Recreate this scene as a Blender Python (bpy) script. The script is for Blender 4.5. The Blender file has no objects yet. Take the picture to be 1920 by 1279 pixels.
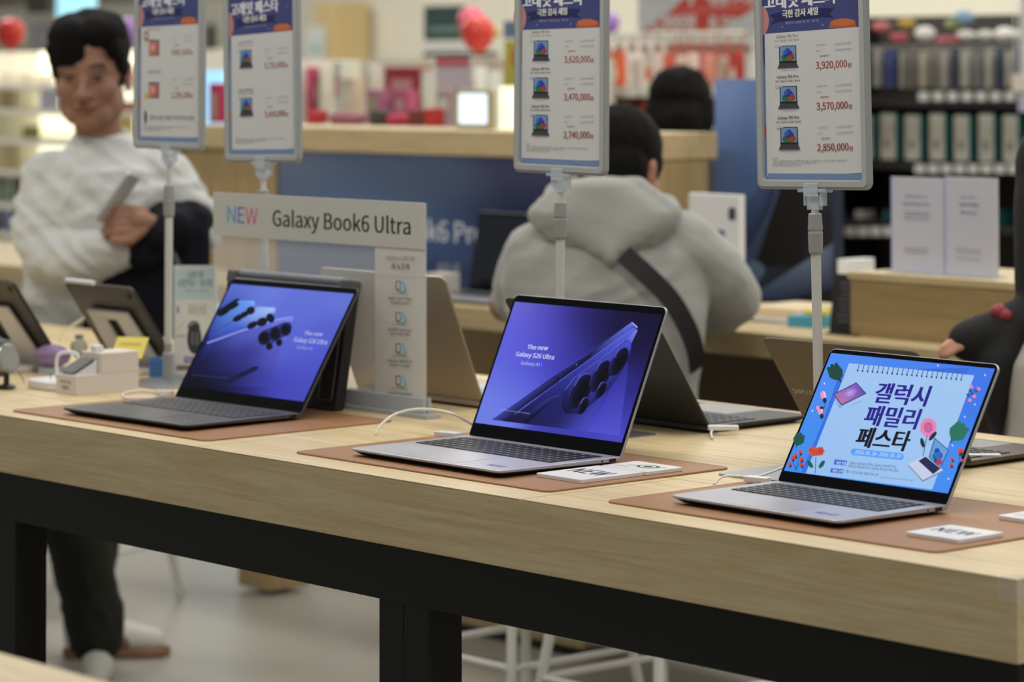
import bpy, bmesh, math, random
from mathutils import Vector, Matrix, noise
PI = math.pi
SC = bpy.context.scene
C = SC.collection
random.seed(7)

# ------------------------------------------------------------------ camera
HT = 0.90                                     # table top height
F_PX, CY = 5559.42, -59.4                     # focal length and optical-axis row, in pixels of the 1920x1279 frame
PITCH, YAW, ROLL = -0.03421, 0.84943, -0.00176
CAM = Vector((0, 0, HT + 0.59474))
FW = Vector((-math.sin(YAW)*math.cos(PITCH), math.cos(YAW)*math.cos(PITCH), -math.sin(PITCH)))
_rt = Vector((math.cos(YAW), math.sin(YAW), 0)); _up = _rt.cross(FW)
RT = math.cos(ROLL)*_rt + math.sin(ROLL)*_up
UP = -math.sin(ROLL)*_rt + math.cos(ROLL)*_up
cd = bpy.data.cameras.new('camera'); cam = bpy.data.objects.new('camera', cd); C.objects.link(cam)
R3 = Matrix((RT, UP, -FW)).transposed()
cam.matrix_world = Matrix.Translation(CAM) @ R3.to_4x4()
cd.sensor_width = 36; cd.sensor_fit = 'HORIZONTAL'; cd.lens = 36*F_PX/1920
cd.shift_y = (CY - 639.5)/1920
cd.clip_start = 0.1; cd.clip_end = 100
cd.dof.use_dof = True; cd.dof.focus_distance = 4.33; cd.dof.aperture_fstop = 4.4
SC.camera = cam

# ------------------------------------------------------------------ world, ceiling and fill lights, exposure
SC.view_settings.view_transform = 'Standard'
try: SC.view_settings.look = 'None'
except Exception: pass
SC.view_settings.exposure = 0.0; SC.view_settings.gamma = 1; SC.view_settings.use_curve_mapping = False
W = bpy.data.worlds.new('world'); SC.world = W; W.use_nodes = True
W.node_tree.nodes['Background'].inputs[0].default_value = (0.93, 0.97, 1.0, 1)
W.node_tree.nodes['Background'].inputs[1].default_value = 0.255
def ceiling_and_fill_light(x, y, w, d, power, z=3.3, col=(1.0, 0.955, 0.88)):
    l = bpy.data.lights.new('ceiling_and_fill_light', 'AREA'); l.shape = 'RECTANGLE'; l.size = w; l.size_y = d
    l.energy = power; l.color = col
    o = bpy.data.objects.new('ceiling_and_fill_light', l); C.objects.link(o); o.location = (x, y, z)
for x, y in ((-6.8, 2.6), (-3.4, 2.6), (0.2, 2.6), (-6.8, 4.9), (-3.4, 5.0), (-8.5, 7.4), (-5, 7.4), (-2.5, 8)):
    ceiling_and_fill_light(x, y, 2.6, 0.5, 36)
for x, y, w_ in ((-12.5, 7.0, 3.2), (-15, 10.5, 3.2), (-11.5, 10.9, 3.2), (-8, 10.9, 3.2), (-4.5, 10.9, 3.2)):
    ceiling_and_fill_light(x, y, w_, 1.0, 72)  # unseen rear lamps, added to brighten the back wall and shelving

# ------------------------------------------------------------------ materials
def lin(c):
    r = []
    for v in c[:3]:
        v = v/255.0
        r.append(v/12.92 if v <= .04045 else ((v+.055)/1.055)**2.4)
    return tuple(r)
_M = {}
def M(name, col=(200, 200, 200), rough=.5, metal=0, emit=0, alpha=1, noise_amt=0, noise_scale=20, bump=0, spec=.5, coat=0, sheen=0, trans=0):
    if name in _M: return _M[name]
    m = bpy.data.materials.new(name); m.use_nodes = True; nt = m.node_tree; b = nt.nodes['Principled BSDF']
    c = (*lin(col), 1)
    b.inputs['Base Color'].default_value = c; b.inputs['Roughness'].default_value = rough
    b.inputs['Metallic'].default_value = metal; b.inputs['Alpha'].default_value = alpha
    b.inputs['Specular IOR Level'].default_value = spec; b.inputs['Coat Weight'].default_value = coat
    b.inputs['Sheen Weight'].default_value = sheen; b.inputs['Transmission Weight'].default_value = trans
    if emit:
        b.inputs['Emission Color'].default_value = c; b.inputs['Emission Strength'].default_value = emit
    if noise_amt or bump:
        tc = nt.nodes.new('ShaderNodeTexCoord'); n = nt.nodes.new('ShaderNodeTexNoise')
        n.inputs['Scale'].default_value = noise_scale; n.inputs['Detail'].default_value = 5
        nt.links.new(tc.outputs['Object'], n.inputs['Vector'])
        if noise_amt:
            mx = nt.nodes.new('ShaderNodeMix'); mx.data_type = 'RGBA'
            mx.inputs[6].default_value = tuple(v*(1-noise_amt) for v in c[:3])+(1,)
            mx.inputs[7].default_value = tuple(min(1, v*(1+noise_amt)) for v in c[:3])+(1,)
            nt.links.new(n.outputs['Fac'], mx.inputs[0]); nt.links.new(mx.outputs[2], b.inputs['Base Color'])
        if bump:
            bp = nt.nodes.new('ShaderNodeBump'); bp.inputs['Strength'].default_value = bump; bp.inputs['Distance'].default_value = .002
            nt.links.new(n.outputs['Fac'], bp.inputs['Height']); nt.links.new(bp.outputs[0], b.inputs['Normal'])
    _M[name] = m; return m

def wood(name, a, b_, axis=0, rough=.42, scale=1.0):
    if name in _M: return _M[name]
    m = bpy.data.materials.new(name); m.use_nodes = True; nt = m.node_tree; b = nt.nodes['Principled BSDF']
    N, L = nt.nodes.new, nt.links.new
    tc = N('ShaderNodeTexCoord'); mp = N('ShaderNodeMapping')
    s = [44*scale]*3; s[axis] = 2.2*scale
    mp.inputs['Scale'].default_value = s
    L(tc.outputs['Object'], mp.inputs['Vector'])
    n1 = N('ShaderNodeTexNoise'); n1.inputs['Scale'].default_value = 1.3; n1.inputs['Detail'].default_value = 6; n1.inputs['Distortion'].default_value = 1.2
    L(mp.outputs[0], n1.inputs['Vector'])
    n2 = N('ShaderNodeTexNoise'); n2.inputs['Scale'].default_value = 6; n2.inputs['Detail'].default_value = 8; n2.inputs['Roughness'].default_value = .7
    L(mp.outputs[0], n2.inputs['Vector'])
    mm = N('ShaderNodeMath'); mm.operation = 'MULTIPLY_ADD'; mm.inputs[1].default_value = .45
    ml = N('ShaderNodeMath'); ml.operation = 'MULTIPLY'; ml.inputs[1].default_value = .55
    L(n1.outputs['Fac'], ml.inputs[0]); L(n2.outputs['Fac'], mm.inputs[0]); L(ml.outputs[0], mm.inputs[2])
    cr = N('ShaderNodeValToRGB'); cr.color_ramp.elements[0].position = .38; cr.color_ramp.elements[1].position = .60
    cr.color_ramp.elements[0].color = (*lin(a), 1); cr.color_ramp.elements[1].color = (*lin(b_), 1)
    L(mm.outputs[0], cr.inputs[0]); L(cr.outputs[0], b.inputs['Base Color'])
    bp = N('ShaderNodeBump'); bp.inputs['Strength'].default_value = .12; bp.inputs['Distance'].default_value = .001
    L(mm.outputs[0], bp.inputs['Height']); L(bp.outputs[0], b.inputs['Normal'])
    b.inputs['Roughness'].default_value = rough; b.inputs['Specular IOR Level'].default_value = .35
    _M[name] = m; return m

def attr_mat(name, emit=False, rough=.6, alpha=1, spec=.3):
    if name in _M: return _M[name]
    m = bpy.data.materials.new(name); m.use_nodes = True; nt = m.node_tree; b = nt.nodes['Principled BSDF']
    a = nt.nodes.new('ShaderNodeVertexColor'); a.layer_name = 'Col'
    b.inputs['Roughness'].default_value = rough; b.inputs['Alpha'].default_value = alpha; b.inputs['Specular IOR Level'].default_value = spec
    if emit:
        b.inputs['Base Color'].default_value = (.004, .004, .005, 1)
        nt.links.new(a.outputs['Color'], b.inputs['Emission Color']); b.inputs['Emission Strength'].default_value = 1.0
    else:
        nt.links.new(a.outputs['Color'], b.inputs['Base Color'])
    _M[name] = m; return m
PRINT = lambda: attr_mat('printed_paper', rough=.5)
SCREEN = lambda: attr_mat('screen_glow', emit=True, rough=.15, spec=.10)

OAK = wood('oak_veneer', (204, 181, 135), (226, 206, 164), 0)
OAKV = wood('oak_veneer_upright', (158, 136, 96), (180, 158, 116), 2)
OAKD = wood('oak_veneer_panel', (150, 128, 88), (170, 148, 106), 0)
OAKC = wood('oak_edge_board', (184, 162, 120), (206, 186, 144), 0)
BLACKSTEEL = M('black_powder_coat', (28, 28, 25), .55, spec=.25, bump=.05, noise_scale=400)
LEATHER = M('tan_leather', (163, 119, 82), .5, noise_amt=.06, noise_scale=90, bump=.35)
SILVER = M('silver_aluminium', (186, 187, 196), .42, metal=.6)
GRAPH = M('graphite_aluminium', (96, 97, 99), .38, metal=.6)
BRONZE = M('grey_aluminium', (150, 148, 142), .4, metal=.75)
BLACKG = M('black_glass', (6, 6, 8), .15, spec=.12)
BLACKP = M('black_plastic', (22, 22, 24), .5)
DARKKEY = M('dark_key_plastic', (36, 37, 42), .5)
WHITEP = M('white_plastic', (232, 232, 232), .4)
WHITEM = M('white_enamel_metal', (225, 225, 220), .4)
CLEAR = M('clear_acrylic', (235, 240, 245), .08, alpha=.22, spec=.8)
CLEAR2 = M('clear_acrylic_edge', (215, 225, 235), .1, alpha=.5, spec=.8)
GREYP = M('grey_plastic', (150, 152, 150), .5)
CHROME = M('brushed_steel', (170, 170, 172), .3, metal=.9)
SKIN_ATTR = lambda: attr_mat('skin', rough=.55, spec=.35)

# ------------------------------------------------------------------ helpers
def tag(o, label=None, cat=None, group=None, kind=None):
    if label: o['label'] = label
    if cat: o['category'] = cat
    if group: o['group'] = group
    if kind: o['kind'] = kind
    return o
def empty(name, loc=(0, 0, 0), rz=0, label=None, cat=None, group=None):
    o = bpy.data.objects.new(name, None); C.objects.link(o); o.location = loc; o.rotation_euler = (0, 0, rz)
    o.empty_display_size = .05
    return tag(o, label, cat, group)
def obj(name, bm, mat, parent=None, loc=None, rot=None, bevel=0, smooth=False, seg=2):
    me = bpy.data.meshes.new(name)
    bmesh.ops.recalc_face_normals(bm, faces=bm.faces)
    bm.to_mesh(me); bm.free()
    mats = mat if isinstance(mat, (list, tuple)) else [mat]
    for m in mats: me.materials.append(m)
    o = bpy.data.objects.new(name, me); C.objects.link(o)
    if parent: o.parent = parent
    if loc is not None: o.location = loc
    if rot is not None: o.rotation_euler = rot
    if bevel:
        md = o.modifiers.new('bevel', 'BEVEL'); md.width = bevel; md.segments = seg; md.limit_method = 'ANGLE'; md.angle_limit = .6
    if smooth:
        for p in me.polygons: p.use_smooth = True
    return o
def BM(): return bmesh.new()
def box(bm, x0, x1, y0, y1, z0, z1, mat=None):
    mx = Matrix.Translation(((x0+x1)/2, (y0+y1)/2, (z0+z1)/2)) @ Matrix.Diagonal((x1-x0, y1-y0, z1-z0, 1))
    if mat is not None: mx = mat @ mx
    return bmesh.ops.create_cube(bm, size=1, matrix=mx)
def poly3(bm, pts):
    return bm.faces.new([bm.verts.new(p) for p in pts])
def prism(bm, pts, z0, z1, mat=None, axis='z'):
    def T(x, y, z):
        v = Vector((x, y, z)) if axis == 'z' else (Vector((x, z, y)) if axis == 'y' else Vector((z, x, y)))
        return mat @ v if mat is not None else v
    a = [bm.verts.new(T(x, y, z0)) for x, y in pts]; b = [bm.verts.new(T(x, y, z1)) for x, y in pts]
    n = len(pts)
    bm.faces.new(a[::-1]); bm.faces.new(b)
    for i in range(n): bm.faces.new((a[i], a[(i+1) % n], b[(i+1) % n], b[i]))
def rr(w, h, r, seg=5, cx=0, cy=0):
    pts = []
    for sx, sy, a0 in ((1, 1, 0), (-1, 1, 90), (-1, -1, 180), (1, -1, 270)):
        for k in range(seg+1):
            a = math.radians(a0+90*k/seg)
            pts.append((cx+sx*(w/2-r)+r*math.cos(a), cy+sy*(h/2-r)+r*math.sin(a)))
    return pts
def ring_prism(bm, outer, inner, z0, z1, mat=None, axis='z'):
    def T(x, y, z):
        v = Vector((x, y, z)) if axis == 'z' else Vector((x, z, y))
        return mat @ v if mat is not None else v
    n = len(outer)
    L = [[bm.verts.new(T(x, y, z)) for x, y in P] for P in (outer, inner) for z in (z0, z1)]
    for i in range(n):
        j = (i+1) % n
        bm.faces.new((L[0][i], L[0][j], L[1][j], L[1][i])); bm.faces.new((L[2][i], L[2][j], L[3][j], L[3][i]))
        bm.faces.new((L[0][i], L[0][j], L[2][j], L[2][i])); bm.faces.new((L[1][i], L[1][j], L[3][j], L[3][i]))
def tube(bm, pts, r, seg=10, cap=True, taper=None):
    pts = [Vector(p) for p in pts]; rings = []
    up = Vector((0, 0, 1)); prev = None
    for i, p in enumerate(pts):
        d = (pts[min(i+1, len(pts)-1)]-pts[max(i-1, 0)]).normalized()
        a = prev if prev is not None else (up if abs(d.z) < .9 else Vector((1, 0, 0)))
        u = (a - d*a.dot(d)).normalized(); v = d.cross(u); prev = u
        rad = r if taper is None else taper[i]
        rings.append([bm.verts.new(p+u*math.cos(2*PI*k/seg)*rad+v*math.sin(2*PI*k/seg)*rad) for k in range(seg)])
    for a, b in zip(rings, rings[1:]):
        for k in range(seg): bm.faces.new((a[k], a[(k+1) % seg], b[(k+1) % seg], b[k]))
    if cap: bm.faces.new(rings[0][::-1]); bm.faces.new(rings[-1])
def bez(pts, n=24):
    pts = [Vector(p) for p in pts]
    P = [pts[0]*2-pts[1]]+pts+[pts[-1]*2-pts[-2]]; out = []
    for i in range(1, len(P)-2):
        for k in range(n):
            t = k/n; a, b, c, d = P[i-1], P[i], P[i+1], P[i+2]
            out.append(.5*((2*b)+(c-a)*t+(2*a-5*b+4*c-d)*t*t+(3*b-a-3*c+d)*t**3))
    out.append(pts[-1]); return out
def lathe(bm, prof, seg=20, cx=0, cy=0, mat=None):
    rings = []
    for r, z in prof:
        ring = []
        for k in range(seg):
            v = Vector((cx+r*math.cos(2*PI*k/seg), cy+r*math.sin(2*PI*k/seg), z))
            ring.append(bm.verts.new(mat @ v if mat is not None else v))
        rings.append(ring)
    for a, b in zip(rings, rings[1:]):
        for k in range(seg): bm.faces.new((a[k], a[(k+1) % seg], b[(k+1) % seg], b[k]))
    bm.faces.new(rings[0][::-1]); bm.faces.new(rings[-1])
def ellipsoid(bm, c, r, rot=None, sub=3):
    mx = Matrix.Translation(c)
    if rot is not None: mx = mx @ rot
    mx = mx @ Matrix.Diagonal((*r, 1))
    bmesh.ops.create_icosphere(bm, subdivisions=sub, radius=1, matrix=mx)
def ray(px, py): return FW+RT*((px-960)/F_PX)-UP*((py-CY)/F_PX)
def onz(px, py, z): d = ray(px, py); return CAM+d*((z-CAM.z)/d.z)
def ony(px, py, y): d = ray(px, py); return CAM+d*(y/d.y)
def ond(px, py, D): return CAM+ray(px, py)*D

# ---- flat artwork: coloured shapes and lettering laid on a plane, one mesh
_txt = {}
def body_font():
    import os
    try: return bpy.data.fonts.load(os.path.join(bpy.utils.system_resource('DATAFILES'), 'fonts', 'Noto Sans CJK Regular.woff2'), check_existing=True)
    except Exception: return None
_FONT = body_font()
def text_mesh(s, bold=0.0):
    key = (s, bold)
    if key in _txt: return _txt[key]
    c = bpy.data.curves.new('lettering', 'FONT'); c.body = s
    if _FONT: c.font = _FONT
    c.offset = bold; c.resolution_u = 3
    o = bpy.data.objects.new('lettering', c); C.objects.link(o)
    dg = bpy.context.evaluated_depsgraph_get()
    m = bpy.data.meshes.new_from_object(o.evaluated_get(dg))
    V = [(v.co.x, v.co.y) for v in m.vertices]; Fs = [tuple(p.vertices) for p in m.polygons]
    bpy.data.objects.remove(o); bpy.data.curves.remove(c); bpy.data.meshes.remove(m)
    if not V: V = [(0, 0)]
    x0 = min(v[0] for v in V); x1 = max(v[0] for v in V); y1 = max(v[1] for v in V)
    _txt[key] = (V, Fs, x0, max(x1-x0, 1e-3), max(y1, 1e-3)); return _txt[key]
class Art:
    """flat artwork in the XY plane of its own frame; mp maps drawing coordinates to that frame (metres)"""
    def __init__(s, mp=lambda x, y: (x, y), z=0.0, dz=.000008): s.mp, s.z, s.dz, s.V, s.F, s.Cl, s.n = mp, z, dz, [], [], [], 0
    def _lay(s): s.n += 1; return s.z+s.n*s.dz
    def poly(s, pts, col, raw=False):
        z = s._lay(); b = len(s.V)
        for i, p in enumerate(pts):
            q = p if raw else s.mp(*p); s.V.append((q[0], q[1], z))
            s.Cl.append(lin(col[i] if isinstance(col[0], (tuple, list)) else col))
        s.F.append(tuple(range(b, b+len(pts))))
    def rect(s, x0, y0, x1, y1, col): s.poly([(x0, y0), (x1, y0), (x1, y1), (x0, y1)], col)
    def ell(s, cx, cy, rx, ry, col, rot=0, n=20, c2=None):
        a = math.radians(rot); pts = []; cs = []
        for k in range(n):
            t = 2*PI*k/n; x, y = rx*math.cos(t), ry*math.sin(t)
            pts.append((cx+x*math.cos(a)-y*math.sin(a), cy+x*math.sin(a)+y*math.cos(a)))
            if c2:
                w = .5+.5*math.sin(t); cs.append(tuple(col[i]*(1-w)+c2[i]*w for i in range(3)))
        s.poly(pts, cs if c2 else col)
    def line(s, x0, y0, x1, y1, w, col):
        dx, dy = x1-x0, y1-y0; l = math.hypot(dx, dy) or 1; nx, ny = -dy/l*w/2, dx/l*w/2
        s.poly([(x0+nx, y0+ny), (x1+nx, y1+ny), (x1-nx, y1-ny), (x0-nx, y0-ny)], col)
    def grid(s, x0, y0, x1, y1, samples, nx=22, ny=14, sg=.13, warp=None):
        """screen wallpaper: colour blends between samples (u,v,rgb), raw frame coordinates"""
        z = s._lay(); b = len(s.V)
        for j in range(ny+1):
            for i in range(nx+1):
                u, v = i/nx, j/ny; tw = 0; c = [0, 0, 0]
                for su, sv, sc in samples:
                    w = math.exp(-((u-su)**2+(v-sv)**2)/(2*sg*sg))+1e-9; tw += w
                    for k in range(3): c[k] += sc[k]*w
                s.V.append((x0+(x1-x0)*u, y0+(y1-y0)*v, z)); s.Cl.append(lin([q/tw for q in c]))
        for j in range(ny):
            for i in range(nx):
                a = b+j*(nx+1)+i; s.F.append((a, a+1, a+nx+2, a+nx+1))
    def patch(s, bl, br, tr, tl, samples, nx=16, ny=12, sg=.2):
        z = s._lay(); b = len(s.V)
        for j in range(ny+1):
            for i in range(nx+1):
                u, v = i/nx, j/ny; tw = 0; c = [0, 0, 0]
                for su, sv, sc in samples:
                    w = math.exp(-((u-su)**2+(v-sv)**2)/(2*sg*sg))+1e-9; tw += w
                    for k in range(3): c[k] += sc[k]*w
                q = s.mp(*[(bl[k]*(1-u)+br[k]*u)*(1-v)+(tl[k]*(1-u)+tr[k]*u)*v for k in (0, 1)])
                s.V.append((q[0], q[1], z)); s.Cl.append(lin([q_/tw for q_ in c]))
        for j in range(ny):
            for i in range(nx):
                a = b+j*(nx+1)+i; s.F.append((a, a+1, a+nx+2, a+nx+1))
    def heavy(s, st, x0, y0, x1, y1, h, col, bold=.015, sp=.035, n=3):
        V = Vector((x1-x0, y1-y0)).normalized()*h*sp
        for k in range(n):
            for j in (-1, 1):
                f = k-(n-1)/2; g = j*.45
                s._text(st, x0+V.x*f-V.y*g, y0+V.y*f+V.x*g, x1+V.x*f-V.y*g, y1+V.y*f+V.x*g, h, col, 0)
    def text(s, st, x0, y0, x1, y1, h, col, bold=.012):
        if bold < .008: return s._text(st, x0, y0, x1, y1, h, col, 0)
        V = Vector((x1-x0, y1-y0)).normalized()*abs(h)*min(bold, .03)*.8
        for f in (-1, 1): s._text(st, x0+V.x*f, y0+V.y*f, x1+V.x*f, y1+V.y*f, h, col, 0)
    def _text(s, st, x0, y0, x1, y1, h, col, bold=0):
        """baseline from (x0,y0) to (x1,y1), capital height h, drawing coordinates"""
        V, Fs, bx, bw, bh = text_mesh(st, bold)
        p0 = Vector(s.mp(x0, y0)); p1 = Vector(s.mp(x1, y1)); q = Vector(s.mp(x0, y0-h))
        d = p1-p0; L = d.length; e = d/max(L, 1e-9); n = Vector((-e.y, e.x)); H = abs((q-p0).dot(n)) or (q-p0).length
        z = s._lay(); b = len(s.V); cl = lin(col)
        for x, y in V:
            r = p0+e*((x-bx)/bw*L)+n*(y/bh*H); s.V.append((r.x, r.y, z)); s.Cl.append(cl)
        for f in Fs: s.F.append(tuple(b+i for i in f))
    def build(s, name, mat, parent=None):
        me = bpy.data.meshes.new(name); me.from_pydata(s.V, [], s.F)
        a = me.color_attributes.new('Col', 'FLOAT_COLOR', 'POINT')
        for i, c in enumerate(s.Cl): a.data[i].color = (*c, 1)
        me.materials.append(mat); me.update()
        o = bpy.data.objects.new(name, me); C.objects.link(o)
        if parent: o.parent = parent
        return o
def plane_map(mx, ox=0, oy=0, sc=1.0, z=0.0):
    """drawing coordinates (a magnified view of the photograph) to the plane of mx"""
    inv = mx.inverted(); o = inv @ CAM
    def f(x, y):
        d = (inv.to_3x3() @ ray(ox+x*sc, oy+y*sc)); t = (z-o.z)/d.z
        return (o.x+d.x*t, o.y+d.y*t)
    return f

# ------------------------------------------------------------------ setting: floor, back wall
FLOORM = M('polished_floor', (172, 169, 158), .45, noise_amt=.06, noise_scale=.8, spec=.4)
bm = BM(); box(bm, -26, 6, -3, 13, -.05, 0); tag(obj('floor', bm, FLOORM), kind='structure')
WALLM = M('cream_wall', (226, 222, 204), .8)
bm = BM(); box(bm, -26, 6, 12.8, 13, 0, 3.4); tag(obj('wall_back', bm, WALLM), kind='structure')
bm = BM(); box(bm, -26.2, -26, -3, 13, 0, 3.4); tag(obj('wall_left', bm, WALLM), kind='structure')
bm = BM(); box(bm, -26, 6, 12.77, 12.8, 0, .12); tag(obj('baseboard_back', bm, M('grey_skirting', (120, 118, 110), .6)), kind='structure')

# ------------------------------------------------------------------ front display table
TX0, TX1, TY0, TY1 = -7.2, -2.222, 2.736, 3.79
t = empty('display_table', ((TX0+TX1)/2, (TY0+TY1)/2, 0), 0, 'long oak display table with black steel frame carrying the open laptops', 'table')
def tb(name, m, *b, bevel=0, par=t):
    bm = BM(); cx, cy = (TX0+TX1)/2, (TY0+TY1)/2
    for q in b: box(bm, q[0]-cx, q[1]-cx, q[2]-cy, q[3]-cy, q[4], q[5])
    return obj(name, bm, m, par, bevel=bevel)
tb('tabletop', OAK, (TX0, TX1, TY0, TY1, HT-.0985, HT-.0015), bevel=.0015)
ys = [TY0, 3.037, 3.268, 3.49, TY1]; g = .0012
seams = [[TX0, -4.62, -3.868, -3.096, TX1], [TX0, TX1], [TX0, TX1], [TX0, -4.2, TX1]]
bb = []
for j in range(4):
    for k in range(len(seams[j])-1):
        bb.append((seams[j][k]+(g if k else 0), seams[j][k+1]-(g if k < len(seams[j])-2 else 0), ys[j]+(g if j else 0), ys[j+1]-(g if j < 3 else 0), HT-.0014, HT))
for q in bb: tb('top_panel', OAK, q)
bt, bo = HT-.0985, HT-.0985-.081
tb('steel_frame', BLACKSTEEL, (TX0+.004, TX1-.004, TY0+.006, TY0+.066, bo, bt), (TX0+.004, TX1-.004, TY1-.066, TY1-.006, bo, bt), (TX1-.064, TX1-.004, TY0+.066, TY1-.066, bo, bt), (TX0+.004, TX0+.064, TY0+.066, TY1-.066, bo, bt))
for y0, xs in ((TY0+.0065, (-5.64, -4.525, -3.415, -2.34)), (TY1-.0695, (-6.12, -4.575, -3.415, -2.34))):
    for lx in xs:
        tb('leg', BLACKSTEEL, (lx, lx+.055, y0, y0+.063, .0, bo), (lx+.0565, lx+.112, y0, y0+.063, .0, bo))
bm = BM(); cc = Vector((TX1, TY0, HT)) - t.location
box(bm, -.026, .0015, -.0015, .03, -.026, .0012, Matrix.Translation(cc))
corner = obj('corner_guard', bm, CLEAR, t, bevel=.0008); corner['label'] = 'clear plastic corner guard'

# the neighbouring table whose corner shows at lower left
t2 = empty('display_table', (-3.05, 1.1, 0), 0, 'second oak display table cut off at the lower left corner of the photo', 'table')
bm = BM(); box(bm, -1.9, .95, -.5, .524, HT-.0985, HT); obj('tabletop', bm, OAK, t2, bevel=.0015)
bm = BM(); box(bm, -1.89, .94, -.49, .51, bo, bt); obj('steel_frame', bm, BLACKSTEEL, t2)
for x in (-1.8, .8):
    for y in (-.48, .43):
        bm = BM(); box(bm, x, x+.1, y, y+.07, 0, bo); obj('leg', bm, BLACKSTEEL, t2)

# ------------------------------------------------------------------ mats
STITCH = M('mat_stitching', (205, 160, 128), .7)
def desk_mat(x0, y0, w, d, rz, label):
    r = empty('desk_mat', (x0, y0, HT), rz, label, 'mat', 'leather desk mats')
    bm = BM(); prism(bm, rr(w, d, .016, 6, w/2, d/2), .0002, .0028); obj('leather_pad', bm, LEATHER, r, bevel=.0008)
    bm = BM(); e = .006; st = .006
    n = int((w-.04)/st)
    for i in range(n):
        x = .02+i*st
        for y in (e, d-e): box(bm, x, x+.0038, y-.0005, y+.0005, .0026, .0032)
    n = int((d-.04)/st)
    for i in range(n):
        y = .02+i*st
        for x in (e, w-e): box(bm, x-.0005, x+.0005, y, y+.0038, .0026, .0032)
    obj('stitching', bm, STITCH, r)
desk_mat(-4.485, 2.774, .578, .395, .012, 'tan leather mat under the graphite laptop on the left')
desk_mat(-3.702, 2.800, .588, .372, .006, 'tan leather mat under the silver laptop in the middle')
desk_mat(-2.995, 2.800, .59, .38, .01, 'tan leather mat under the laptop with the sky-blue festival screen')

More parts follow.
